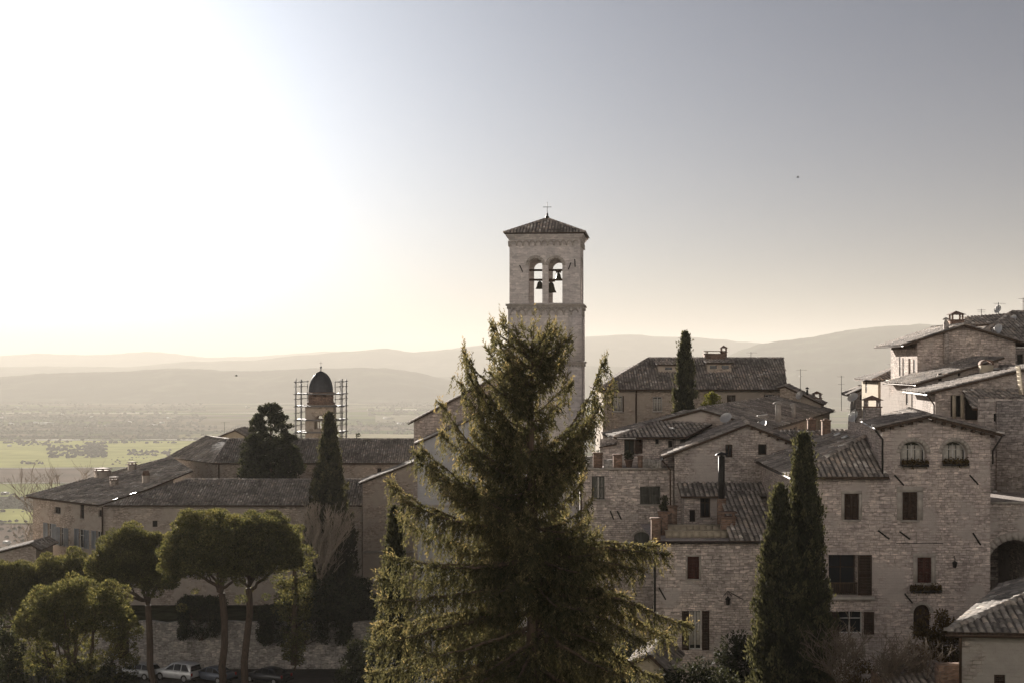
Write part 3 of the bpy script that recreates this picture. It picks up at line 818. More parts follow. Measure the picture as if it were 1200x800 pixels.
# ================================================================ bell tower
def frame_box(w0, d, n, width, depth):
    """four walls of a rotated square plan: front, right, back, left as (A, B)"""
    FL = V2(w0); FR = FL + d * width; BR = FR - n * depth; BL = FL - n * depth
    return [(FL, FR), (FR, BR), (BR, BL), (BL, FL)]

def bell_tower():
    a = R(-5.3); d = Vector((math.cos(a), math.sin(a), 0)); n = Vector((d.y, -d.x, 0)); Wd = 6.0
    FL = Vector((PX(597, 130.3), 130.3, 0)); zb, zt = PZ(357, 130), PZ(275, 130); z2 = PZ(424, 130); z0 = -34.0
    c0 = FL + d * 3 - n * 3
    h = House('bell_tower', 'tall square stone bell tower with twin arched openings and a low tiled pyramid roof', 'bell tower', (c0.x, c0.y, -20), 'stone_tower', 'tile')
    fw = Wall(FL, FL + d * Wd)
    uA = [fw.px(619.5, 330)[0], fw.px(635.5, 330)[0]]; uB = [fw.px(642.5, 330)[0], fw.px(659, 330)[0]]
    zs, ze = PZ(355, 130), PZ(303, 130)
    for k, (A, B) in enumerate(frame_box(FL, d, n, Wd, Wd)):
        w = Wall(A, B)
        u0, u1 = (uA, uB) if k in (0,) else ([Wd - uB[1], Wd - uB[0]], [Wd - uA[1], Wd - uA[0]])
        if k in (1, 3): u0, u1 = [1.45, 2.6], [3.25, 4.4]
        holes = [arch_pts(u0[0], u0[1], zs, ze), arch_pts(u1[0], u1[1], zs, ze)]
        wall_fill(h.w, w, [(0, zb - .01), (Wd, zb - .01), (Wd, zt), (0, zt)], holes, .55, 0, True)
        h.w.poly([w.pt(0, z0), w.pt(Wd, z0), w.pt(Wd, zb), w.pt(0, zb)])
        # corner strips, middle strip and the two string courses with their dentils
        for (ua, ub) in ((-.06, .95), (Wd - .95, Wd + .06)):
            for (za, zc) in ((z0, z2 - .3), (z2 + .1, zb - .22)):
                h.w.box(w.pt((ua + ub) / 2, (za + zc) / 2, .0), (ub - ua, .24, zc - za), w.ax(), 0)
        for zz in (zb, z2):
            st = MB(); st.box(w.pt(Wd / 2, zz - .02, .07), (Wd + .58, .46, .16), w.ax()); st.box(w.pt(Wd / 2, zz - .17, .05), (Wd + .30, .30, .13), w.ax())
            m_ = 22
            for i in range(m_): st.box(w.pt(-.1 + (Wd + .2) * (i + .5) / m_, zz - .30, .12), (.13, .2, .14), w.ax())
            h.part('string_course', st, M['sill'])
        # little hanging arches under string courses and cornice
        for (zz, na, off) in ((zb - .36, 9, .03), (zt - .42, 11, .05)):
            ar = MB(); sp = (Wd - .2) / na
            for i in range(na):
                uc = .1 + sp * (i + .5); r0, r1 = sp * .30, sp * .5
                for q in range(6):
                    a0, a1 = math.pi * q / 6, math.pi * (q + 1) / 6
                    ar.prism([w.pt(uc + math.cos(t) * r, zz - .32 + math.sin(t) * r * 1.1, off) for t, r in ((a0, r0), (a0, r1), (a1, r1), (a1, r0))], w.n * .09)
                ar.box(w.pt(uc - sp / 2, zz - .42, off + .06), (.14, .12, .22), w.ax())
            h.part('arch_frieze', ar, M['sill'])
        cn = MB()
        for i, (dz, o_) in enumerate(((.34, .10), (.2, .2), (.06, .3))): cn.box(w.pt(Wd / 2, zt - dz + .02, o_ / 2), (Wd + o_ * 2 - .002 * k, o_, .15), w.ax())
        h.part('cornice', cn, M['stone_tower'])
        for u_ in (u0, u1):
            sb = MB(); c = sum(u_) / 2; rx = (u_[1] - u_[0]) / 2
            for i in range(9):
                a0 = math.pi * (i + .05) / 9; a1 = math.pi * (i + .95) / 9; g = .27
                sb.prism([w.pt(c + rr * math.cos(t), ze - rx + rr * math.sin(t)) for t, rr in ((a0, rx), (a0, rx + g), (a1, rx + g), (a1, rx))], w.n * .02)
            h.part('arch_stones', sb, M['sill'])
    # iron wall anchors on the front
    h.ties(fw, [(609, 311, 3.5, 8), (669, 308, -3, 8), (673.5, 304, 0.5, 9), (671, 381, -3, 9)])
    # floors of the belfry
    fl = MB(); c = FL + d * 3 - n * 3
    fl.box(c + UP * (zb - .1), (Wd - .3, Wd - .3, .2), (d, n, UP)); h.part('belfry_floor', fl, M['timber']); fl = MB(); fl.box(c + UP * (zt - .15), (Wd - .3, Wd - .3, .2), (d, n, UP)); h.part('belfry_ceiling', fl, M['timber'])
    bm = MB()
    for zz, o_ in ((PZ(328, 133), 0.0), (PZ(317, 133), .25)):
        bm.box(c + n * o_ + UP * zz, (Wd - .9, .16, .18), (d, n, UP))
    for u in (-.1, 1.55, -1.6): bm.box(c + d * u + UP * ((PZ(328, 133) + zb) / 2 - .2), (.1, .12, PZ(328, 133) - zb), (d, n, UP))
    h.part('bell_frame', bm, M['timber'])
    # roof
    e = Wd / 2 + .42; ap = c + UP * (PZ(257, 133.3)); zr = zt + .13
    cs = [c + d * (a_ * e) - n * (b_ * e) + UP * zr for a_, b_ in ((-1, -1), (1, -1), (1, 1), (-1, 1))]
    for i in range(4): h.roof([cs[i], cs[(i + 1) % 4], ap], .26, .4, .1)
    h.finish()
    for i in range(4): ridge_caps(h.r, cs[i], ap, .11)
    rc = MB()
    for i in range(4): ridge_caps(rc, cs[i] + UP * .04, ap + UP * .04, .12)
    rc.build('hip_tiles', [M['tile']], h.ro)
    cr = MB(); cr.lathe(ap + UP * -.05, [(.22, 0), (.16, .25), (.07, .35), (.11, .45), (.02, .6)], 10); cr.tube([ap + UP * .4, ap + UP * 1.42], .024, 6)
    cr.tube([ap + UP * 1.02 - d * .33, ap + UP * 1.02 + d * .33], .024, 6)
    for p in (ap + UP * 1.42, ap + UP * 1.02 - d * .34, ap + UP * 1.02 + d * .34): cr.lathe(p - UP * .04, [(.001, 0), (.038, .04), (.001, .08)], 6)
    h.part('cross', cr, M['iron'])
    # bells, each hanging from the frame
    for (px, py, r_, lab) in ((632.6, 329, .36, 'small bronze bell hanging in the left arch of the bell tower'), (654.5, 319.5, .3, 'small bronze bell high in the right arch of the bell tower'), (645.5, 330, .48, 'large bronze bell half hidden behind the pier between the tower arches')):
        p = P3(px, py, 133); p.y = 133.0; b = MB()
        b.lathe(p - UP * (r_ * 2.0), [(r_ * 1.02, 0), (r_, .05), (r_ * .78, r_ * .5), (r_ * .62, r_ * 1.2), (r_ * .5, r_ * 1.6), (r_ * .2, r_ * 1.85), (.03, r_ * 1.9)], 14)
        o = thing('bell', lab, 'bell', p, 'bells of the tower'); b.build('bell_body', M['bronze'], o, True)
        y = MB(); y.box(p + UP * .05, (r_ * 1.5, .14, .16), (d, n, UP)); y.build('yoke', M['timber'], o); y = MB(); y.tube([p - UP * (r_ * 1.2), p - UP * (r_ * 2.1)], .03, 5); y.build('clapper', M['iron'], o)
bell_tower()

# ================================================================ church beside the tower
def church():
    h = House('church', 'stone church with a long sloping gable wall half hidden behind the spruce', 'church', (-4, 146, -22), 'stone_warm')
    FL = (PX(485, 142), 142); x1 = 4.4; L = x1 - FL[0]
    zl, za, zr = PZ(494, 142), PZ(431, 142), -2.6
    t = (0.3 - FL[0]) / L
    gable(h, FL, (x1, 142), (0.2, 22), -36, zl, zr, (t, za), [('glass', 512, 505, 520, 519), ('glass', 566, 470, 573, 486, {'arch': 1})], oe=.55, og=.35)
    h.finish()
    h2 = House('church_chapel', 'lower church wing with smooth grey plaster under a tiled verge behind the spruce', 'church wing', (-4, 138, -22), 'plaster_blue')
    gable(h2, (PX(489.5, 136), 136), (3.2, 136), (0, 5.6), -36, PZ(520, 136), -5.2, (.78, PZ(467, 136)), [('glass', 560, 556, 566, 570), ('shut', 527, 566, 533, 580)], oe=.25, og=.2)
    w = Wall((PX(489.5, 136), 136), (3.2, 136)); lg = MB()
    u, z = w.px(489.5, 592); lg.box(w.pt(w.L / 2, z, .06), (w.L, .3, .22), w.ax()); h2.part('ledge', lg, M['sill'])
    h2.finish()
church()

# ================================================================ the convent on the left
def convent():
    A, B = Vector((-54.8, 175.6, 0)), Vector((-43.9, 165, 0)); n = Vector((0.697, 0.717, 0)); ab = (B - A).normalized()
    h = House('convent_house', 'long two storey stone convent house with pale blue shutters and a broad tiled roof', 'convent', (-43.9, 168, -32), 'convent', 'tile_old')
    ze = -15.25
    lo = {'mat': 'shutter_blue', 'leaf': .95, 'frame': 'frame_white'}
    h.wall(A, B, -40, ze, [('glass', 64, 593.5, 71, 601), ('glass', 93.5, 591, 98.5, 607), ('glass', 115, 597, 120, 605),
        ('open', 56, 612.5, 60.5, 636, dict(lo, sides=(-1, 1))), ('open', 70.5, 617.5, 75, 639, lo), ('open', 92.5, 619.5, 99, 641.5, lo), ('open', 113, 622, 119, 643, dict(lo, sides=(-1,)))])
    zs = lambda s: -15.1 + 3.5 / 18.8 * s
    A2 = A + n * 18.8
    h.wall(A2, A, -40, [(0, zs(18.8) - .15), (18.8, ze)])
    h.wall(B, B + n * 10, -40, [(0, ze), (10, zs(10) - .15)])
    e = .55; Pa = A - n * e - ab * .45; Pb = B - n * e + ab * .05
    pl = lambda p, s: Vector((p.x, p.y, zs(s)))
    h.roof([pl(Pa, -e), pl(Pb, -e), Vector((-40.2, 170.6, zs(6.6))), Vector((-37.0, 178, zs(14.1))), pl(A2 - ab * .4, 18.8)], .27, .4)
    # front wing
    E = Vector((PX(424, 165), 165, 0))
    h.wall(B, E, -40, ze, [('dark', 178.5, 609.5, 184.5, 617, {'sill': False}), ('glass', 300, 618, 306, 628), ('glass', 352, 618, 359, 629)])
    h.wall(E, E + Vector((0, 12, 0)), -40, [(0, ze), (6, -13.15), (12, ze)])
    h.roof([(-43.6, 164.4, -15.2), (E.x + .35, 164.4, -15.2), (E.x + .35, 171, -13.0), (-36.5, 171, -13.0)], .27, .4)
    h.roof([(E.x + .35, 177.6, -15.2), (-34, 177.6, -15.2), (-36.5, 171, -13.0), (E.x + .35, 171, -13.0)], .27, .4)
    h.cap((-36.5, 171, -12.96), (E.x + .3, 171, -12.96))
    h.cap(pl(Pa, -e) + UP * .04, pl(A2 - ab * .4, 18.8) + UP * .04)
    h.finish()
    fl = MB()
    a0, a1 = Vector((-43.6, 164.5, -15.02)), Vector((-36.9, 171, -12.95))
    for t0, t1, w_ in ((.10, .16, .09), (.32, .41, .13)):
        p, q = a0.lerp(a1, t0), a0.lerp(a1, t1); d = (q - p).normalized(); s_ = d.cross(UP).normalized()
        fl.prism([p - s_ * w_ / 2 + UP * .12, q - s_ * w_ / 2 + UP * .12, q + s_ * w_ / 2 + UP * .12, p + s_ * w_ / 2 + UP * .12], UP * .02)
    h.part('valley_flashing', fl, M['zinc'], h.ro)
    h.gutter(pl(A - n * (e + .1) - ab * .4, -e - .05) - UP * .1, pl(B - n * (e + .1), -e - .05) - UP * .1)
    h.gutter(Vector((-43.7, 164.3, -15.28)), Vector((E.x + .3, 164.3, -15.28)))
    h.pipe([Vector((-43.8, 164.25, -15.4)), Vector((-43.95, 164.8, -16.0)), Vector((-43.95, 164.85, -27))], .09)
    for (s_, k, w_, d_, hh, st) in ((8.6, .7, 1.7, 1.2, .75, 'slab'), (12.2, 1.3, .8, .7, .7, 'slab'), (6.0, 7.5, .7, .7, .7, 'slab'), (8.2, 10.6, .6, .6, .85, 'tent')):
        p = A + ab * k + n * s_; h.chimney((p.x, p.y, zs(s_)), w_, d_, hh, 'convent', st, R(-45))
    # low lean-to at the far left
    g = House('lean_to_house', 'low stone outbuilding whose tiled verge drops away at the picture edge, below the convent', 'outbuilding', (-58, 164, -34), 'convent', 'tile_old')
    gable(g, (-66, 163), (-50.5, 163), (0, 6), -44, -23.0, -19.6, (.97, PZ(638, 163)), oe=.5, og=.3); g.finish()

    # hall with the hipped roof behind
    h = House('convent_hall', 'convent hall with a long plain hipped tile roof running to the church', 'convent', (-25, 188, -32), 'convent', 'tile_old')
    C = Vector((-35.4, 185.2, 0)); D = Vector((-43.5, 196.5, 0)); Er = Vector((-11.0, 185.2, 0)); zz = -12.0
    h.wall(C, Er, -40, zz - .1, [('dark', 330, 548, 334, 554), ('glass', 442, 548, 447, 556)]); h.wall(D, C, -40, zz - .1)
    h.roof([(-36.0, 184.7, zz), (-10.6, 184.7, zz), (-10.6, 191, -9.5), (-35.2, 191, -9.5)], .27, .4)
    h.roof([(-44.1, 196.3, zz), (-36.0, 184.7, zz), (-35.2, 191, -9.5), (-39.3, 198.0, -9.5)], .27, .4)
    h.roof([(-10.6, 198, -12.2), (-35.2, 198, -12.2), (-35.2, 191, -9.5), (-10.6, 191, -9.5)], .27, .4)
    h.cap((-35.2, 191, -9.46), (-10.7, 191, -9.46)); h.cap((-36.0, 184.7, zz + .04), (-35.2, 191, -9.44)); h.cap((-39.3, 198, -9.46), (-35.2, 191, -9.46))
    h.finish()
    h.gutter(Vector((-36.0, 184.6, zz - .1)), Vector((-10.6, 184.6, zz - .1)))
    h.pipe([Vector((-35.3, 184.9, zz - .2)), Vector((-35.3, 185.0, -20))], .09)
    # small pedimented roof house
    h = House('pediment_house', 'small pale gabled attic rising above the convent hall roof, with a thin aerial', 'attic house', (-37, 203, -30), 'plaster_cream', 'tile_old')
    gable(h, (PX(244, 201), 201), (PX(290, 201), 201), (0, 7), -32, PZ(517, 201), PZ(512, 201), (.70, PZ(504.5, 201)), oe=.45, og=.5); h.finish()
    h.antenna(P3(263, 508, 203), 1.6, 3)
    # gabled house right
    h = House('gabled_convent_house', 'stone house with one long rising tiled verge between the convent and the church', 'house', (-12, 166, -30), 'convent', 'tile_old')
    FLx, FRx = PX(425, 162.5), PX(520, 162.5)
    w, _, _, c = gable(h, (FLx, 162.5), (FRx, 162.5), (0, 7), -36, PZ(566, 162.5), PZ(545, 162.5), (.70, PZ(540, 162.5)), [('glass', 453.5, 614, 460.5, 625, {'frame': 'frame_white'}), ('shut', 451, 633, 462, 643, {'mat': 'shutter_blue'})], oe=.35, og=.3)
    h.finish()
    lg = MB(); u, z = w.px(430, 646); lg.box(w.pt(w.L / 2, z, .05), (w.L, .24, .2), w.ax()); h.part('ledge', lg, M['sill'])
convent()

# ================================================================ domed bell tower and its scaffolding
def dome_tower():
    d = 205.0; cx = PX(374, d); hw = 1.86; zt, z0 = PZ(474.5, d), -24.0; c = Vector((cx, d + hw, 0))
    h = House('domed_tower', 'small brick bell tower with a grey pointed dome standing inside scaffolding', 'bell tower', (cx, d + hw, -24), 'ochre')
    X_ = Vector((1, 0, 0)); Nn = Vector((0, -1, 0))
    zs, ze = PZ(502.5, d), PZ(487.5, d)
    for k, (A, B) in enumerate(frame_box(Vector((cx - hw, d, 0)), X_, Nn, 2 * hw, 2 * hw)):
        w = Wall(A, B); m_ = hw
        # twin lights under a small lunette
        holes = [arch_pts(m_ - .66, m_ - .06, zs, zs + 1.08), arch_pts(m_ + .06, m_ + .66, zs, zs + 1.08), arch_pts(m_ - .52, m_ + .52, zs + 1.32, zs + 1.32 + .5, .48)]
        wall_fill(h.w, w, [(0, z0), (2 * hw, z0), (2 * hw, zt), (0, zt)], holes, .35, 0, True)
        for z_ in (PZ(475, d), PZ(506, d)):
            st = MB(); st.box(w.pt(m_, z_, .07), (2 * hw + .36, .36, .2), w.ax()); h.part('string_course', st, M['sill'])
    h.finish()
    # drum, rounded, with a ring of small openings
    dr = MB(); zr = zt + .08; rd = 1.72; nn = 24; zc = PZ(464.5, d)
    dr.lathe(Vector((c.x, c.y, 0)), [(0.01, zr), (rd + .16, zr), (rd + .16, zr + .25), (rd, zr + .3), (rd, zc - .0)], nn)
    for i in range(nn):
        if i % 3 == 1: continue
        a0, a1 = 2 * math.pi * i / nn, 2 * math.pi * (i + 1) / nn
        dr.prism([Vector((c.x + r_ * math.cos(a), c.y + r_ * math.sin(a), zc)) for a, r_ in ((a0, rd), (a1, rd), (a1, rd - .4), (a0, rd - .4))], UP * .42)
    dr.lathe(Vector((c.x, c.y, 0)), [(rd - .45, zc + .42), (rd + .1, zc + .42), (rd + .1, zc + .55), (rd - .05, zc + .6)], nn)
    h.part('drum', dr, M['brick'])
    db = PZ(459.5, d); H_ = PZ(434.5, d) - db; r0 = 1.62
    prof = [(r0, db - .1), (r0, db)] + [(r0 * math.cos(t * math.pi / 2) ** .8, db + H_ * math.sin(t * math.pi / 2) ** 1.0 * (.92) + H_ * .08 * t ** 6) for t in [i / 12 for i in range(1, 12)]] + [(.06, db + H_)]
    dm = MB(); dm.lathe(Vector((c.x, c.y, 0)), prof, 24)
    for i in range(12):
        a = 2 * math.pi * i / 12; dm.tube([Vector((c.x + (r + .01) * math.cos(a), c.y + (r + .01) * math.sin(a), z)) for r, z in prof[1:]], .03, 4)
    h.part('dome', dm, M['lead'], None, True)
    fn = MB(); fn.tube([Vector((c.x, c.y, db + H_ - .1)), Vector((c.x, c.y, db + H_ + .35))], .07, 6)
    fn.lathe(Vector((c.x, c.y, db + H_ + .3)), [(.01, 0), (.13, .1), (.15, .2), (.1, .32), (.01, .38)], 10); fn.tube([Vector((c.x, c.y, db + H_ + .6)), Vector((c.x, c.y, db + H_ + 1.3))], .02, 5); fn.tube([Vector((c.x - .2, c.y, db + H_ + 1.05)), Vector((c.x + .2, c.y, db + H_ + 1.05))], .02, 5)
    h.part('finial', fn, M['lead'])
    # scaffolding
    s = thing('scaffolding', 'steel tube scaffolding standing round the small domed tower', 'scaffolding', (cx, d + hw, -24))
    xs = [PX(347.5, d), PX(354.5, d), PX(394, d), PX(401.5, d)]; ys = [d - 1.2, d - .35, d + 2 * hw + .35, d + 2 * hw + 1.2]
    zto = PZ(445, d); levels = [PZ(y, d) for y in (461.5, 476, 492, 506.5, 521)]
    for i, x in enumerate(xs):
        for j, y in enumerate(ys):
            if i in (1, 2) and j in (1, 2): continue
            mb = MB(); mb.tube([Vector((x, y, -24)), Vector((x, y, zto + random.uniform(-.1, .25)))], .055, 6); mb.build('upright_tube', M['steel'], s)
    for z in levels + [PZ(447, d)]:
        mb = MB()
        for y in (ys[0], ys[1], ys[2], ys[3]):
            if z > levels[0]:
                mb.tube([Vector((xs[0] - .2, y, z)), Vector((xs[1] + .2, y, z))], .05, 5); mb.tube([Vector((xs[2] - .2, y, z)), Vector((xs[3] + .2, y, z))], .05, 5)
            else:
                mb.tube([Vector((xs[0] - .25, y, z)), Vector((xs[3] + .25, y, z))], .05, 5); 
                mb.tube([Vector((xs[0] - .2, y, z + 1.0)), Vector((xs[1] + .1, y, z + 1.0))], .035, 5); mb.tube([Vector((xs[2] - .1, y, z + 1.0)), Vector((xs[3] + .2, y, z + 1.0))], .035, 5)
        for x in xs: mb.tube([Vector((x, ys[0] - .2, z)), Vector((x, ys[3] + .2, z))], .05, 5)
        mb.build('cross_tube', M['steel'], s)
        if z <= levels[0]:
            pk = MB()
            for (xa, xb, ya, yb) in ((xs[0], xs[1], ys[0], ys[3]), (xs[2], xs[3], ys[0], ys[3]), (xs[1], xs[2], ys[0], ys[1])):
                pk.box(((xa + xb) / 2, (ya + yb) / 2, z + .09), (xb - xa - .01, yb - ya, .06))
            pk.build('deck_board', M['steel'], s)
dome_tower()
# ================================================================ the long house with dormers behind the town
def long_house():
    d = 150.0; x0, x1 = PX(707, d), PX(917.5, d); ze = PZ(456, d); z0 = -22
    h = House('long_house', 'long warm stone house with a grey hipped roof and small roof dormers beyond the cypress', 'house', (17, 156, -18), 'ochre')
    o = {'frame': 'frame_brown'}
    h.wall((x0, d), (x1, d), z0, ze, [('open', 718.5, 463.5, 729.5, 482, {'leaf': .12, 'mat': 'shutter', 'frame': 'frame_white', 'curtain': 1}), ('glass', 765, 464.5, 776, 482, {'frame': 'frame_white', 'curtain': 1}), ('glass', 799, 464.5, 809, 482, {'frame': 'frame_white'}),
        ('shut', 852, 462.5, 862, 481, {'pair': 1}), ('door', 876, 468.5, 881, 485, {'mat': 'shutter_red'}), ('open', 896.5, 462, 906, 477, {'leaf': .1, 'frame': 'frame_white'})])
    h.wall((x1, d), (x1 + .6, d + 14), z0, [(0, ze), (7, PZ(420.5, 157) - .15), (14.01, ze)]); h.wall((x0, d + 14), (x0, d), z0, ze)
    e = .55; zr = PZ(420, 157); xr, xl = PX(918.5, 157), PX(760, 157); zz = ze + .02
    h.roof([(x0 - e, d - e, zz), (x1 + .35, d - e, zz), (xr, 157, zr), (xl, 157, zr)], .27, .4)
    h.roof([(x0 - e, d + 14 + e, zz), (x0 - e, d - e, zz), (xl, 157, zr)], .27, .4)
    h.roof([(x1 + .5, d + 14 + e, zz), (x0 - e, d + 14 + e, zz), (xl, 157, zr), (xr, 157, zr)], .27, .4)
    h.cap((xl, 157, zr + .03), (xr, 157, zr + .03)); h.cap((x0 - e, d - e, zz + .04), (xl, 157, zr + .04))
    h.finish()
    h.gutter(Vector((x0 - e, d - e - .08, zz - .08)), Vector((x1 + .3, d - e - .08, zz - .08)))
    xp = PX(745.5, d - .1); h.pipe([Vector((xp, d - e, zz - .15)), Vector((xp, d - .09, zz - .8)), Vector((xp, d - .09, -9))], .07)
    def dormer(pxa, pxb, pya, pyb, dd, nwin):
        A, B = Vector((PX(pxa, dd), dd, 0)), Vector((PX(pxb, dd), dd, 0)); w = Wall(A, B); zt, zb = PZ(pya, dd), PZ(pyb, dd); mb = MB(); hs = []
        for i in range(nwin):
            u = w.L * (i + .5) / nwin; hs.append([(u - .35, zb + .35), (u + .35, zb + .35), (u + .35, zt - .2), (u - .35, zt - .2)])
        wall_fill(mb, w, [(0, zb - .6), (w.L, zb - .6), (w.L, zt), (0, zt)], hs, .12)
        for (P, Q) in ((B, B + Vector((0, 3, 0))), (A + Vector((0, 3, 0)), A)):
            w2 = Wall(P, Q); mb.poly([w2.pt(0, zb - .6), w2.pt(3, zb - .6), w2.pt(3, zt), w2.pt(0, zt)])
        o = mb.build('dormer', M['ochre'], h.ro)
        pn = MB()
        for q in hs: pn.poly([w.pt(*p, -.1) for p in q])
        pn.build('dormer_glass', M['glass'], h.o)
        rf = MB(); tile_plane(rf, [Vector((A.x - .2, dd - .25, zt + .05)), Vector((B.x + .2, dd - .25, zt + .05)), Vector((B.x + .2, dd + 3, zt + .35)), Vector((A.x - .2, dd + 3, zt + .35))], .27, .4); rf.build('dormer_roof', [M['tile'], M['timber']], h.o)
    dormer(771, 796, 427.5, 437, 153.5, 1); dormer(829, 857, 425.5, 436, 153.5, 2)
    al = House.chimney(h, (PX(837, 157.5), 157.5, zr - .1), 2.0, 1.6, .55, 'brick', 'slab')
    h.chimney((PX(848, 157.5), 157.5, zr - .1), .6, .6, .75, 'brick', 'roof')
    h.antenna((PX(880, 157), 157, zr), .7, 3)
    # low wing to its right
    g = House('low_wing_house', 'low house with falling tiled verge, dish and aerial at the long house\'s right end', 'house', (29, 145, -16), 'ochre')
    w, _, _, c = gable(g, (PX(914, 143), 143), (PX(962, 143), 143), (1.5, 6), -22, PZ(455, 143), PZ(474, 143), (.12, PZ(453.5, 143)), oe=.25, og=.25); g.finish()
    g.dish(P3(937.5, 463, 142.3), .42, (-.75, -.5, .35)); g.antenna(P3(938, 462, 144), 2.4, 4); g.chimney(P3(957.5, 471, 143.5), .75, .6, .35, 'stone_grey', 'roof'); g.flue(P3(946, 463, 144), .1, .55)
    g.antenna(P3(986, 476, 144), 2.9, 2, 1.2)
long_house()

# ================================================================ row of roofs running away behind the middle houses
def row_house():
    d1 = Vector((.30, .954, 0)); P = Vector((17.3, 105, 0)); L = 43.0; pr = Vector((-.954, .30, 0)); ze = PZ(500.5, 105); wd = 4.4
    h = House('row_house', 'long low house whose tiled roof runs back right of the gabled house', 'house', (18, 112, -14), 'stone_patched', 'tile_old')
    zs = lambda k: ze + k * .28
    A = P; B = P + d1 * L
    w = h.wall(A, B, -24, ze - .15, [('dark', 930, 500, 934, 507), ('dark', 973, 486, 976, 492)])
    h.wall(A + pr * wd * 2, A, -24, [(0, ze - .15), (wd, zs(wd) - .15), (wd * 2, ze - .15)])
    h.roof([A - pr * .4 - d1 * .3 + UP * zs(-.4), B - pr * .4 + UP * zs(-.4), B + pr * wd + UP * zs(wd), A - d1 * .3 + pr * wd + UP * zs(wd)])
    h.roof([B + pr * (2 * wd + .4) + UP * zs(-.4), A - d1 * .3 + pr * (2 * wd + .4) + UP * zs(-.4), A - d1 * .3 + pr * wd + UP * zs(wd), B + pr * wd + UP * zs(wd)])
    h.cap(A - d1 * .3 + pr * wd + UP * (zs(wd) + .03), B + pr * wd + UP * (zs(wd) + .03)); h.finish()
    h.gutter(A - pr * .5 - d1 * .3 + UP * (zs(-.4) - .05), B - pr * .5 + UP * (zs(-.4) - .05))
    h.flue(P3(912, 489, 112), .22, .95, 'sill'); h.flue(P3(930, 484, 118), .16, .55, 'sill')
    h.chimney(P3(951, 508, 103.5), .5, .5, .95, 'brick', 'plain'); h.chimney(P3(968, 508, 101), .5, .6, .85, 'brick', 'plain')
    h.dish(P3(893, 499, 104.5), .45, (-.6, -.3, .6))
    fl = MB(); fl.prism([P3(888, 486, 110), P3(899, 484, 112), P3(900, 485.5, 112), P3(889, 487.5, 110)], (0, .4, -.05)); h.part('roof_flashing', fl, M['zinc'], h.ro)
    # low terrace wall behind the cypress tip
    g = House('rooftop_house', 'small stone house with a dark tiled roof behind the cypress tip', 'house', (18, 101, -16), 'stone_grey', 'tile')
    g.wall((PX(893, 100), 100), (PX(1000, 100), 100), -22, PZ(513, 100)); g.roof([(PX(885, 99.5), 99.5, PZ(516, 99.5)), (PX(1003, 99.5), 99.5, PZ(516, 99.5)), (PX(1003, 103.5), 103.5, PZ(504, 103.5)), (PX(885, 103.5), 103.5, PZ(504, 103.5))]); g.finish()
row_house()

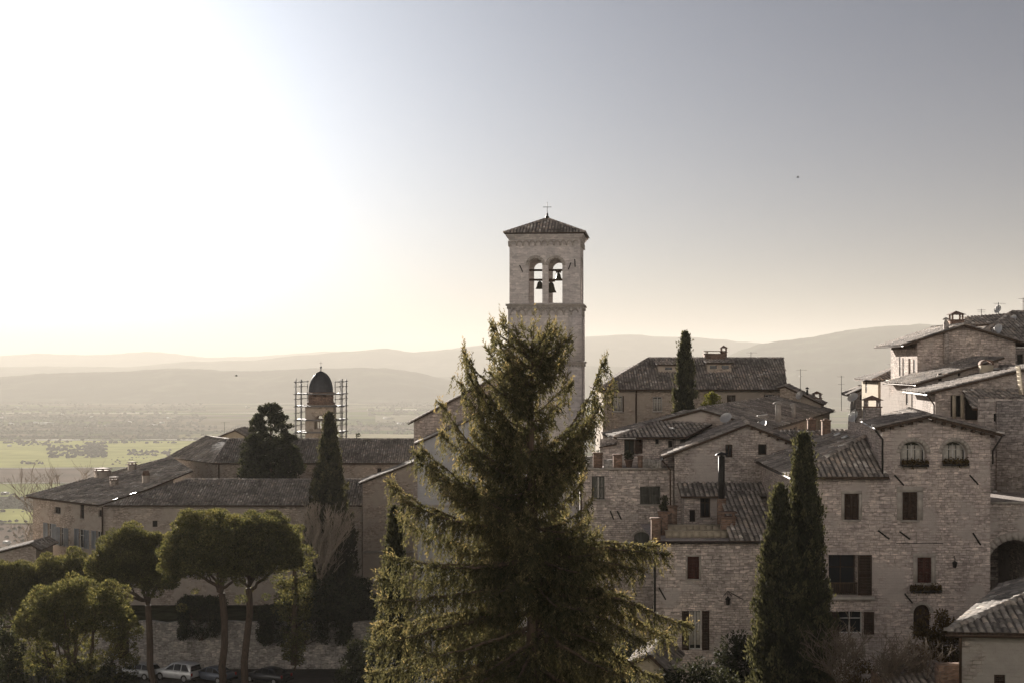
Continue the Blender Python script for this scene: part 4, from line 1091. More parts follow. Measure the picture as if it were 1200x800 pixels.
# ================================================================ terrace house left of the gabled house
def terrace_house():
    d = 97.0; zt = PZ(549, d); x0, x1 = PX(681, d), PX(789, d)
    h = House('terrace_house', 'tall pale rubble house with shuttered windows under a roof terrace right of the spruce', 'house', (7, 100, -19), 'stone_pale')
    w = h.wall((x0, d), (x1, d), -32, zt, [('shut', 693.5, 557.5, 708.5, 584.5, {'pair': 1, 'mat': 'shutter_grey'}), ('shut', 750, 569.5, 774, 590.5, {'pair': 1, 'mat': 'shutter_grey', 'sill': True}), ('shut', 743, 623, 761, 652, {'arch': 1, 'rise': .3, 'mat': 'shutter_grey', 'voussoir': .2}), ('dark', 688, 640, 694, 655)], .3)
    h.ties(w, [(715, 598, 4, 10), (723, 598, 5, 10)])
    h.wall((x0 * (d + 12.3) / d + .1, d + 12), (x0, d), -32, zt); h.wall((x1, d), (x1, d + 4), -26, zt)
    bk = MB(); db = 100.8
    h.w.poly([(x0, d + 4.2, zt - .02), (x1, d + 4.2, zt - .02), (x1, d, zt - .02), (x0, d, zt - .02)][::-1])
    ze = PZ(512, 100)
    h.wall((PX(703, db), db), (PX(797, db), db), zt - .3, ze - .12, [('glass', 731.5, 514.5, 744, 531, {'frame': 'frame_brown', 'depth': .15, 'leaves': 1, 'leaf': .5, 'sides': (1,)}), ('dark', 768, 514, 772, 520), ('dark', 783, 516, 788, 524)])
    h.wall((PX(704, db + 9), db + 9), (PX(703, db), db), -20, ze - .2)
    zr = PZ(482.5, 112)
    h.roof([(PX(722, 100), 100, ze), (PX(803, 100), 100, ze), (PX(862, 112), 112, zr), (PX(801, 112), 112, zr)])
    h.roof([(PX(722, 100) - .1, 114, ze - .4), (PX(722, 100), 100, ze), (PX(801, 112), 112, zr)])
    h.roof([(PX(702, 100.2), 100.2, PZ(523, 100.2)), (PX(722, 100.2), 100.2, PZ(520, 100.2)), (PX(726, 103), 103, PZ(511, 103)), (PX(712, 103), 103, PZ(513, 103))], .25, .37, .08)
    h.cap((PX(801, 112), 112, zr + .03), (PX(862, 112), 112, zr + .03)); h.cap((PX(722, 100), 100, ze + .03), (PX(801, 112), 112, zr + .03))
    h.finish()
    g = h.gutter(Vector((PX(723, 99.9), 99.9, ze - .03)), Vector((PX(745, 99.9), 99.9, ze - .03)), 'zinc'); h.gutter(Vector((PX(746, 99.9), 99.9, ze - .03)), Vector((PX(800, 99.9), 99.9, ze - .03)))
    # parapet: ledge, low rubble wall with brick piers
    lg = MB(); lg.box(((x0 + x1) / 2, d - .02, zt + .03), (x1 - x0 + .3, .5, .1)); h.part('terrace_ledge', lg, M['sill'])
    for (pa, pb, pt) in ((683, 695, 534), (708, 718, 538), (753, 776, 538)):
        pw = MB(); za = PZ(pt, d); k = 7
        for i in range(k):
            xa = PX(pa + (pb - pa) * i / k, d); xb = PX(pa + (pb - pa) * (i + 1) / k, d); pw.box(((xa + xb) / 2, d + .2, zt + .08 + (za - zt - .08) / 2 + random.uniform(-.04, .02)), (xb - xa - .002, .34 + random.uniform(-.04, .04), za - zt - .08))
        h.part('parapet', pw, M['stone_rubble'])
    for (pa, pb, pt) in ((695.5, 706, 532), (719, 729, 534), (748, 753, 536)):
        pw = MB(); za = PZ(pt, d); pw.box(((PX(pa, d) + PX(pb, d)) / 2, d + .24, (zt + za) / 2 + .05), (PX(pb, d) - PX(pa, d), .5, za - zt)); pw.box(((PX(pa, d) + PX(pb, d)) / 2, d + .24, za + .08), (PX(pb, d) - PX(pa, d) + .08, .58, .07)); h.part('pier', pw, M['brick'])
    h.pipe([Vector((PX(680.5, d), d - .1, zt)), Vector((PX(680.5, d), d - .1, -20))], .07)
    h.antenna(P3(789, 521, 100.5), 1.5, 4, .9)
    return zt
terrace_house()

# ================================================================ gabled house in the middle, with its lean-to
def gabled_house():
    d = 95.0
    h = House('gabled_house', 'stone house with a broad gable, two small dark windows and a tiled lean-to below', 'house', (13.5, 98, -18), 'stone_fine')
    w, wl, wr, c = gable(h, (PX(790.5, d), d), (PX(926, d), d), (1.1, 9.5), -26, PZ(532, d), PZ(519, d), (.63, PZ(499, d)), [('glass', 850, 520.5, 858.5, 535.5, {'frame': 'frame_brown'}), ('dark', 888.5, 520, 898.5, 532.5)],
        [('shut', 786.0, 556, 788.2, 586, {'sill': False})], oe=.75, og=.3)
    # lean-to
    dl = 93.3; zl = PZ(578, dl); xa, xb = PX(802, dl), PX(899, dl)
    h.wall((xa, dl), (xb, dl), -22, zl - .1, [('glass', 820.5, 580, 832.5, 606, {'frame': 'frame_brown'}), ('dark', 808, 597, 815, 611, {'sill': False})])
    h.wall((xa, d - .02), (xa, dl), -22, [(0, PZ(566, d) - .1), (1.68, zl - .1)])
    h.roof([(xa - .25, dl - .45, zl - .12), (xb + .25, dl - .45, zl - .12), (xb + .25, d - .01, PZ(565, d)), (xa - .25, d - .01, PZ(565, d))])
    h.finish()
    h.gutter(c[0] + Vector((-.06, 0, -.1)), c[1] + Vector((-.06, 0, -.1)), 'zinc', .09)
    h.pipe([c[0] + Vector((0, .3, -.2)), Vector((c[0].x + .5, d - .12, c[0].z - .8)), Vector((c[0].x + .55, d - .12, -12))], .05)
    h.antenna(P3(791, 529, 97), 1.6, 4, 2.0); h.dish(P3(851, 490, 103.5), .42, (-.4, -.6, .6))
    rafters(h, c[2] - Vector((0.2, .0, .16)), c[5 - 1] - Vector((0, 0, .16)), (0, .3, 0), 6)
    return h
gabled_house()

# ================================================================ front house with the terrace and chimneys
def front_house():
    d = 85.0; zt = PZ(633, d); x0, x1 = PX(765.5, d), PX(914, d)
    h = House('front_house', 'pale stone house with red shutter, tall dark shuttered door and iron wall lamp', 'house', (11, 88, -19), 'stone_pale')
    w = h.wall((x0, d), (x1, d), -26, zt, [('shut', 805.5, 651.5, 819.5, 678, {'mat': 'shutter_red', 'sill': True, 'surround': .1}), ('door_glass', 807.5, 715, 822.5, 761, {'frame': 'frame_white', 'curtain': 2, 'leaves': 1, 'leaf': .4}), ('shut', 742, 700, 748, 740)], .3)
    h.wall((x0 * (d + 9.2) / d + .05, d + 9), (x0, d), -26, zt); h.wall((x1, d), (x1, d + 8), -26, zt)
    h.w.poly([(x0, d, zt - .01), (x1, d, zt - .01), (x1, d + 9, zt - .01), (x0, d + 9, zt - .01)])
    # tiled part of the roof on the right
    h.roof([(PX(855, d - .3), d - .35, zt + .02), (x1, d - .35, zt + .02), (x1, d + 7.5, zt + 2.1), (PX(845, d + 7.5), d + 7.5, zt + 2.1)])
    h.finish()
    h.gutter(Vector((x0 - .2, d - .42, zt - .02)), Vector((x1, d - .42, zt - .02)), 'iron', .09)
    ev = MB(); ev.box(((x0 + x1) / 2, d - .18, zt - .06), (x1 - x0 + .3, .42, .1)); h.part('eave_board', ev, M['timber'])
    h.pipe([Vector((x0 + .08, d - .35, zt - .1)), Vector((x0 + .08, d - .1, zt - .5)), Vector((x0 + .08, d - .1, -20))], .06, 'iron')
    # stepped parapets catching the low sun, and piers down the left edge
    for (xa, xb, y, hh) in ((PX(779, 87), PX(852, 87), 86.6, .34), (PX(782, 89.5), PX(850, 89.5), 89.3, .38)):
        pw = MB(); n_ = 9
        for i in range(n_):
            a, b = xa + (xb - xa) * i / n_, xa + (xb - xa) * (i + 1) / n_; pw.box(((a + b) / 2, y, zt + hh / 2), (b - a - .003, .3, hh + random.uniform(-.01, .01)))
        pw.box(((xa + xb) / 2, y, zt + hh + .03), (xb - xa + .06, .4, .05)); h.part('low_parapet', pw, M['plaster_cream'])
    for (px, py, dd, hh) in ((768.5, 609, 85.4, 1.15), (777, 603, 88.0, 1.25), (788, 598, 91.0, 1.3)):
        pw = MB(); x = PX(px, dd); pw.box((x, dd, zt + hh / 2), (.5, .5, hh)); pw.box((x, dd, zt + hh + .04), (.62, .62, .08)); h.part('pier', pw, M['brick'])
    rl = MB(); xs = [(PX(768.5, 85.4), 85.4), (PX(777, 88), 88.0), (PX(788, 91), 91.0)]
    for (a, b) in zip(xs[:-1], xs[1:]):
        for zz in (.35, .95): rl.tube([Vector((a[0], a[1], zt + zz)), Vector((b[0], b[1], zt + zz))], .025, 5)
        for i in range(1, 12):
            t = i / 12; rl.tube([Vector((a[0] + (b[0] - a[0]) * t, a[1] + (b[1] - a[1]) * t, zt + .1)), Vector((a[0] + (b[0] - a[0]) * t, a[1] + (b[1] - a[1]) * t, zt + .95))], .014, 4)
    h.part('railing', rl, M['iron'])
    h.chimney((PX(853, 87.2), 87.2, zt + .1), .78, .6, .95, 'brick', 'slab')
    b = MB(); x = PX(845.5, 90.5); b.box((x, 90.5, zt + .9), (.46, .46, 1.9)); h.part('flue_base', b, M['brick'])
    h.flue((x, 90.5, zt + 1.7), .2, PZ(533, 90.5) - zt - 1.75, 'iron')
    # iron lamp on a scrolled bracket
    u, z = w.px(852, 700); lm = MB()
    lm.tube([w.pt(u - .2, z + .1, .02), w.pt(u, z + .42, .3), w.pt(u + .25, z + .1, .05)], .022, 5); lm.tube([w.pt(u, z + .42, .3), w.pt(u + .9, z - .1, .04)], .02, 5); lm.tube([w.pt(u, z + .42, .3), w.pt(u, z + .05, .32)], .015, 5)
    lm.lathe(w.pt(u, z - .35, .32), [(.06, 0), (.1, .03), (.13, .3), (.17, .31), (.05, .45), (.02, .5)], 8); h.part('wall_lamp', lm, M['iron'])
    h.ties(w, [(772, 688, 8, 14), (742, 690, 4, 8)])
front_house()

# ================================================================ the big house with the arched windows
def arched_house():
    d = 82.0; z0 = -26.0; x0, xm, x1 = PX(932, d), PX(1034, d), PX(1160.5, d); zl = PZ(559, d)
    zA, zB, zap = PZ(501, d), PZ(508, d), PZ(489.5, d); La = x1 - xm; ta = (PX(1085, d) - xm) / La
    h = House('arched_window_house', 'big stone house with two arched top windows and recessed balcony behind the cypress pair', 'house', (20.5, 87, -18), 'stone_pink')
    w = Wall((x0, d), (x1, d)); ops = []
    L = w.L; um = xm - x0
    st = {'mat': 'shutter', 'surround': .17}
    h.wall((x0, d), (x1, d), z0, [(0, zl), (um, zl), (um, zA), (um + ta * La, zap), (L, zB)], [
        ('glass', 1055, 516.5, 1086, 545.5, {'arch': 1, 'frame': 'frame_white', 'curtain': 1, 'rise': .62, 'voussoir': .2, 'sill': True}), ('glass', 1104, 516.5, 1134, 545, {'arch': 1, 'frame': 'frame_white', 'curtain': 1, 'rise': .62, 'voussoir': .2}),
        ('shut', 989.5, 578, 1006.5, 608.5, st), ('shut', 1057.5, 576, 1075, 609, dict(st, surround=.3)),
        ('lattice', 971, 649.5, 1005, 697, {'frame': 'frame_brown', 'depth': .7, 'leaves': 1, 'leaf': .75, 'sides': (1,), 'sill': False}),
        ('shut', 1075, 652.5, 1091.5, 682.5, dict(st, mat='shutter_red', surround=.22)), ('glass', 983, 716, 1012, 743, {'frame': 'frame_white', 'leaves': 1, 'leaf': .55, 'sides': (-1, 1)}),
        ('door', 1070.5, 708, 1090.5, 746, {'arch': 1, 'voussoir': .18, 'mat': 'shutter'})], .75)
    h.wall((PX(891, 95.7) , 95.7), (x0, d), z0, zl, [('dark', 901, 560, 904, 573, {'sill': False}), ('dark', 907, 563, 911, 575, {'sill': False})])
    h.wall((xm + .35, 92), (xm, d), zl - .5, zA); h.wall((x1, d), (x1, 92), z0, zB)
    # upper gable roof
    e = .5; g = .55; sl = (zap - zA) / (ta * La); sr = (zap - zB) / ((1 - ta) * La); up = .15; xa = PX(1085, d); bd = Vector((1.6, 10.4, 0))
    A = Vector((xa, d - g, zap + up)); Bk = A + bd; l0 = Vector((xm - e, d - g, zA - e * sl + up)); r0 = Vector((x1 + e, d - g, zB - e * sr + up))
    h.roof([l0 + bd, l0, A, Bk], .25, .37, .14); h.roof([r0, r0 + bd, Bk, A], .25, .37, .14); h.cap(A + UP * .03, Bk + UP * .03)
    # lower hipped roof on the left
    zz = PZ(558, d - .4); T = Vector((xm + .05, 86.3, PZ(512, 86.3))); T2 = Vector((xm + .2, 94, PZ(512, 86.3)))
    c0 = Vector((x0 - .35, d - .5, zz)); cb = Vector((PX(891, 95.7) - .35, 96, zz))
    h.roof([c0, Vector((xm + .25, d - .5, zz)), T], .27, .4, .14); h.roof([cb, c0, T, T2], .25, .37, .14)
    h.cap(c0 + UP * .05, T + UP * .05); h.finish()
    h.gutter(c0 + Vector((0, -.08, -.06)), Vector((xm + .25, d - .58, zz - .06)))
    h.gutter(c0 + Vector((-.08, 0, -.06)), cb + Vector((-.08, 0, -.06)))
    h.gutter(l0 + Vector((-.06, 0, -.04)), l0 + bd + Vector((-.06, 0, -.04)), 'zinc'); h.gutter(r0 + Vector((.06, 0, -.04)), r0 + bd + Vector((.06, 0, -.04)))
    h.pipe([l0 + Vector((0, .1, -.1)), Vector((xm - .02, d - .12, zA - .6)), Vector((xm - .02, d - .12, zl + .2))], .055, 'iron')
    h.pipe([r0 + Vector((0, .1, -.1)), Vector((x1 + .1, d - .1, zB - .9)), Vector((x1 + .1, d - .1, zB - 1.6))], .05, 'iron')
    rafters(h, A - UP * .16 + Vector((.1, g - .02, -.06)), r0 + Vector((-.2, g - .02, -.2)), (0, -.45, 0), 7, .12); rafters(h, l0 + Vector((.2, g - .02, -.2)), A - UP * .16 + Vector((-.1, g - .02, -.06)), (0, -.45, 0), 5, .12)
    h.chimney(P3(1022, 487, 90), .9, .75, .5, 'stone_grey', 'roof')
    fl = MB()
    for px, py in ((981, 508.5), (990, 511.5)): p = P3(px, py, 88.2); fl.box(p, (.34, .5, .05), (Vector((1, 0, .38)).normalized(), Vector((0, 1, 0)), Vector((-.38, 0, 1)).normalized()))
    h.part('skylight', fl, M['zinc'], h.ro)
    h.dish(P3(1001, 488, 93), .4, (-.8, -.4, .4)); h.antenna(P3(1003, 497, 92), 1.0, 3)
    h.ties(w, [(1048, 556, 11, 12), (1136, 556, 10, 11), (1029, 621, 13, 10), (1054, 622, 12, 9), (1140, 624, 9, 14), (1060, 695, 9, 11)])
    fs = MB(); u, z = w.px(1050, 636); u2, _ = w.px(1105, 636); fs.tube([w.pt(u, z, .03), w.pt(u2, z, .03)], .018, 4); h.part('wall_cable', fs, M['iron'])
    # recessed balcony rail, brackets
    for (pa, pb, py, nm) in ((971, 1006, 683, 'balcony_rail'),):
        ra = MB(); ua, za = w.px(pa, py); ub, _ = w.px(pb, py); zb_ = w.px(pa, 696)[1]
        ra.box(w.pt((ua + ub) / 2, za, -.1), (ub - ua, .08, .08), w.ax())
        for i in range(15): u = ua + (ub - ua) * (i + .5) / 15; ra.box(w.pt(u, (za + zb_) / 2, -.1), (.05, .04, za - zb_), w.ax())
        h.part(nm, ra, M['timber'])
    lg = MB(); ua, za = w.px(968, 700); ub, _ = w.px(1024, 700); lg.box(w.pt((ua + ub) / 2, za, .1), (ub - ua, .45, .16), w.ax()); h.part('balcony_slab', lg, M['sill'])
    # iron brackets for flower pots and the lamp
    u, z = w.px(1117, 664); lm = MB(); lm.tube([w.pt(u, z + .55, .02), w.pt(u, z + .62, .28), w.pt(u, z + .35, .3)], .02, 5); lm.lathe(w.pt(u, z, .3), [(.05, 0), (.1, .04), (.13, .25), (.16, .27), (.03, .38)], 8); h.part('wall_lamp', lm, M['iron'])
    # window boxes: things of their own
    def flower_box(pa, pb, py, lab, n_):
        ua, zb = w.px(pa, py); ub, _ = w.px(pb, py); c = w.pt((ua + ub) / 2, zb, .2)
        o = thing('flower_box', lab, 'flower box', c, 'flower boxes on the arched window house')
        mb = MB(); mb.box(c + UP * .06, (ub - ua, .2, .13)); mb.build('planter', M['iron'], o)
        k = n_ * 2; C_ = np.stack([rng.uniform(ua, ub, k) + w.A.x, rng.normal(0, .07, k) + c.y, rng.normal(.2, .1, k) + c.z], 1)
        leaf_obj('plant', C_, rng.normal(size=(k, 3)) + np.array([0, -.3, .5]), rng.uniform(.1, .2, k), .07, M['leaf_brown'], o, tuple(c))
    flower_box(1056, 1087, 546, 'flower box with brown plants on the sill of the left arched window', 260); flower_box(1104, 1134, 545, 'flower box with brown plants on the sill of the right arched window', 260); flower_box(1066, 1102, 693, 'flower box on the wall below the red brown shutter', 320)
arched_house()

# ================================================================ tall wall and archway at the right edge
def arch_passage():
    h = House('archway_house', 'stone block with a big dark round archway beside the arched window house', 'archway', (29, 86, -16), 'stone_fine')
    d = 83.2; x0, x1 = PX(1156.5, d), PX(1320, d); zt = PZ(589, d); w = Wall((x0, d), (x1, d))
    uc = w.px(1189, 650)[0]; ru = 1.42; z1 = w.px(1189, 632)[1]
    hole = arch_pts(uc - ru, uc + ru, -19, z1)
    wall_fill(h.w, w, [(0, -26), (w.L, -26), (w.L, zt), (0, zt)], [hole], 8.8, 0)
    h.w.poly([w.pt(0, zt), w.pt(w.L, zt), w.pt(w.L, zt, -9), w.pt(0, zt, -9)])
    h.finish()
    bk = MB(); bk.poly([w.pt(*p, -8.75) for p in hole]); h.part('passage_shade', bk, M['dark'])  # near-black sheet: the depth of the passage painted as shade
    vs = MB()
    for i in range(15):
        a0, a1 = math.pi * (i + .04) / 15, math.pi * (i + .96) / 15; vs.prism([w.pt(uc + r * math.cos(t), z1 - ru + r * math.sin(t)) for t, r in ((a0, ru), (a0, ru + .42), (a1, ru + .42), (a1, ru))], w.n * .03)
    h.part('arch_stones', vs, M['sill'])
    cs = MB(); cs.box(w.pt(w.L / 2, zt + .03, .02), (w.L + .04, .3, .12), w.ax()); h.part('coping', cs, M['sill'])
    # set-back wall above
    d2 = 90.5; g = House('set_back_house', 'tall grey stone house with a dark downpipe set back above the archway', 'house', (32, 94, -16), 'stone_grey')
    w2 = g.wall((PX(1146, d2), d2), (PX(1320, d2), d2), -24, PZ(467, d2), [('dark', 1164.5, 484, 1169, 493.5, {'sill': False}), ('dark', 1168, 531, 1172.5, 540, {'sill': False}), ('dark', 1193, 551, 1211, 583, {'arch': 1})])
    g.w.box(w2.pt(w2.px(1197, 500)[0] + 1.2, (PZ(467, d2) + zt) / 2 - .6, .05), (5.4, .35, PZ(467, d2) - zt + 1.0), w2.ax())
    g.finish(); g.pipe([w2.pt(w2.px(1182.5, 470)[0], PZ(470, d2), .12), w2.pt(w2.px(1182.5, 470)[0], PZ(580, d2), .12)], .09, 'iron')
    g.pipe([w2.pt(w2.px(1182, 498)[0], PZ(497, d2), .14), w2.pt(w2.px(1172, 509)[0], PZ(507, d2), .14)], .05, 'iron')
    bx = MB(); u, z = w2.px(1168, 577); bx.box(w2.pt(u, z, .12), (.5, .2, .28), w2.ax()); g.part('meter_box', bx, M['frame_white'])
    sk = MB(); sk.box(w2.pt(w2.px(1160, 520)[0], PZ(520, d2), -.0), (.02, .02, .02)); 
arch_passage()

# ================================================================ upper houses on the right
def upper_houses():
    # loggia house with the wide lean-to roof
    d = 98.0; h = House('loggia_house', 'stone house with sunlit posts under a broad shallow tiled roof below the tall gable house', 'house', (31, 100, -12), 'stone_fine')
    zl, zr = PZ(459, d), PZ(430, d); A, B = (PX(1096, d), d), (PX(1215, d), d)
    w = h.wall(A, B, -20, [(0, zl), (B[0] - A[0], zr)], [('void', 1114, 463, 1128, 488, ), ('dark', 1131, 463, 1147, 492, {'depth': .25, 'sill': False}), ('glass', 1152, 466, 1160, 482)], .4)
    h.wall((A[0] + .9, d + 9), A, -20, zl, [])
    e = .7; sl = (zr - zl) / (B[0] - A[0])
    h.roof([(A[0] - e + .9, d + 9, zl - e * sl + .1), (A[0] - e, d - .5, zl - e * sl + .1), (B[0], d - .5, zr + .1), (B[0] + .9, d + 9, zr + .1)])
    # deep shaded lean-to in front of it
    z1, z2 = PZ(478, 93), PZ(456, 97.6)
    h.roof([(PX(1140, 93), 93, z1), (PX(1230, 93), 93, z1), (PX(1230, 97.8), 97.8, z2), (PX(1128, 97.8), 97.8, z2)])
    h.finish()
    vb = MB(); vb.poly([w.pt(w.px(1110, 470)[0], z, -.9) for z in ()] or [w.pt(.6, -6, -.9), w.pt(2.4, -6, -.9), w.pt(2.4, -1.6, -.9), w.pt(.6, -1.6, -.9)]); h.part('loggia_shade', vb, M['dark'])  # dark sheet behind the opening, the loggia's shade put into its colour
    h.gutter(Vector((A[0] - e - .06, d - .5, zl - e * sl + .02)), Vector((A[0] - e + .84, d + 9, zl - e * sl + .02)), 'zinc', .09)
    h.pipe([Vector((A[0] - e + .1, d - .45, zl - .25)), Vector((A[0] - .1, d - .1, zl - .8)), Vector((A[0] - .1, d - .1, zl - 3))], .05)
    for px in (1118, 1127.5):
        pb = MB(); pb.box(P3(px, 476, d - .35), (.2, .2, 1.5)); h.part('post', pb, M['plaster_cream'])
    # fence-like trellis at the edge
    tr = MB()
    for i in range(5): 
        tr.tube([P3(1191 + i * 1.0, 428, 95 - i * .4), P3(1195 + i * 1.0, 462, 95 - i * .4)], .04, 4)
    for i in range(7): tr.tube([P3(1191 + i * .6, 430 + i * 5, 95), P3(1196 + i * .6, 431 + i * 5, 93.2)], .03, 4)
    h.part('trellis', tr, M['plaster_cream'])

    # narrow house stepping up behind it
    d = 105.0; h = House('stepped_house', 'house with rising tiled verge and round topped chimney before the tall gable house', 'house', (30.5, 108, -8), 'stone_patched')
    A, B = (PX(1079, d), d), (PX(1170, d), d); zl, zr = PZ(449, d), PZ(420, d); Lw = B[0] - A[0]
    w = h.wall(A, B, -18, [(0, zl), (Lw, zr)], [('dark', 1099.5, 437, 1104, 446.5, {'sill': False}), ('dark', 1122.5, 435, 1125.5, 440.5, {'sill': False})])
    h.wall((A[0] - .1, d + 11), A, -18, zl, [('shut', 1061.5, 448, 1064, 474, {'sill': False}), ('shut', 1068, 450, 1070.5, 477, {'sill': False}), ('dark', 1074, 452, 1076, 478, {'sill': False})])
    sl = (zr - zl) / Lw; e = .45
    h.roof([(A[0] - e - .1, d + 8, zl - e * sl + .1), (A[0] - e, d - .35, zl - e * sl + .1), (B[0] + .3, d - .35, zr + .1), (B[0] + .3, d + 7, zr + .1)]); h.finish()
    h.gutter(Vector((A[0] - e - .06, d - .35, zl - e * sl + .03)), Vector((A[0] - e - .16, d + 8, zl - e * sl + .03)), 'copper')
    h.chimney(P3(1155.5, 437, 103), .75, .75, .55, 'plaster_cream', 'barrel')
    fl = MB(); fl.prism([P3(1160, 430.5, 103), P3(1178, 431.5, 103), P3(1178, 433, 103), P3(1160, 432, 103)], (0, .5, 0)); h.part('roof_flashing', fl, M['zinc'], h.ro)

    # tall gable house
    d = 112.0; h = House('tall_gable_house', 'tall stone house with bare gable, narrow windows on its left wall and lantern topped chimney', 'house', (33, 117, -6), 'stone_warm')
    FL, FR = (PX(1075, d), d), (PX(1190, d), d); dv = (.9, 11.5)
    w, wl, wr, c = gable(h, FL, FR, dv, -14, PZ(400.5, d), PZ(401, d), (.47, PZ(383, d)), [], [('shut', 1053.5, 418, 1055.5, 440, {'sill': False}), ('shut', 1057.5, 419, 1059.5, 442, {'sill': False}), ('dark', 1064.5, 420, 1067, 444, {'sill': False}), ('shut', 1070, 421, 1072.5, 446, {'sill': False})], oe=1.15, og=.6)
    h.finish()
    fb = MB(); u, z = w.px(1108, 400); fb.box(w.pt(u, PZ(402, d), .14), (.32, .3, 3.0), w.ax()); h.part('chimney_breast', fb, M['stone_grey'])
    h.flue(P3(1108.5, 388, 112), .15, .75, 'sill'); h.chimney(P3(1120.5, 381, 115), .95, .9, .35, 'brick', 'roof')
    fl = MB(); fl.prism([P3(1112, 380.5, 112), P3(1130, 378.5, 112), P3(1130, 380, 112), P3(1112, 382, 112)], (0, .4, 0)); h.part('roof_flashing', fl, M['zinc'], h.ro)
    h.gutter(c[0] + Vector((-.06, 0, -.06)), c[1] + Vector((-.06, 0, -.06)))
    bx = MB(); bx.box((PX(1062, 117), 117.4, PZ(408, 117)), (.5, 9.5, .14), (Vector((1, .0, 0)), Vector((.078, .997, 0)), UP)); h.part('eave_soffit', bx, M['timber'])
    bc = MB(); bc.box((FL[0] + .2, d + 5.4, PZ(447, 114)), (.7, 10, .12), (Vector((1, -.078, 0)).normalized(), Vector((.078, .997, 0)), UP)); h.part('balcony_slab', bc, M['sill'])
    # small house behind with lit wall
    d = 126.0; h = House('corner_house', 'small cream house with sunlit left wall and shuttered window behind the tall gable house', 'house', (31, 130, -8), 'plaster_cream')
    C = (PX(1029, d), d); Lb = (PX(1010, 136), 136); Rr = (PX(1078, d), d); ze = PZ(446, d)
    h.wall(C, Rr, -14, ze, [('shut', 1038.5, 455, 1050, 470, {'frame': 'frame_brown'})]); h.wall(Lb, C, -14, ze, [('shut', 1014, 445, 1016, 460, {'sill': False})])
    ap = Vector((PX(1062, 132), 132, PZ(427, 132))); zz = ze + .05
    h.roof([(Lb[0] - .55, 136.5, zz), (C[0] - .5, d - .5, zz), tuple(ap)]); h.roof([(C[0] - .5, d - .5, zz), (Rr[0], d - .5, zz), (Rr[0], 132, ap.z), tuple(ap)]); h.cap(Vector((C[0] - .5, d - .5, zz + .03)), ap + UP * .03); h.finish()
    h.dish(P3(1040, 472, 119), .5, (-.7, -.4, .5)); h.antenna(P3(1046, 435, 131), .7, 3)
    g = House('eaves_house', 'small house end with a dark tiled roof left of the sunlit cream wall', 'house', (29, 141, -8), 'stone_grey'); gable(g, (PX(1003, 140), 140), (PX(1022, 140), 140), (.8, 6), -14, PZ(460, 140), PZ(458, 140), (.55, PZ(455.5, 140)), [('dark', 1008, 462, 1011, 468)], oe=.8, og=.3); g.finish(); g.dish(P3(1000, 466, 136), .5, (-.5, -.5, .6))
    # dark roof at the top right
    h = House('hilltop_house', 'house with a big dark hipped roof, aerials and dish at the top right edge', 'house', (40, 126, -4), 'stone_grey')
    d = 119.0; ze = PZ(405, d); zr = PZ(366, 127)
    h.wall((PX(1140, d), d), (PX(1300, d), d), -12, ze - .15, [('dark', 1192, 415, 1199, 432)])
    h.wall((PX(1140, d), d + 14), (PX(1140, d), d), -12, ze - .15)
    h.roof([(PX(1131, d - .6), d - .6, ze), (PX(1300, d - .6), d - .6, ze), (PX(1300, 127), 127, zr), (PX(1186, 127), 127, zr)]); h.roof([(PX(1131, d) , d + 16, ze), (PX(1131, d - .6), d - .6, ze), (PX(1186, 127), 127, zr)])
    h.cap((PX(1186, 127), 127, zr + .03), (PX(1300, 127), 127, zr + .03)); h.cap((PX(1131, d - .6), d - .6, ze + .03), (PX(1186, 127), 127, zr + .03))
    z4 = PZ(371.5, 126.0); h.roof([(PX(1128, 124), 124.0, PZ(382, 124)), (PX(1186, 124), 124.0, PZ(378, 124)), (PX(1186, 127), 127, zr - .04), (PX(1131, 127), 127, PZ(372, 127))]); h.finish()
    h.antenna(P3(1150, 375, 126), .9, 3, 1.3); h.antenna(P3(1170, 370, 127), 1.1, 4, .3); h.dish(P3(1170, 363, 127), .36, (-.8, -.4, .4)); h.dish(P3(1170, 387, 121.5), .5, (-.8, -.4, .4)); h.antenna(P3(1199, 366, 127), 1.2, 3); h.dish(P3(1188, 374, 125), .36, (-.8, -.4, .4))
upper_houses()

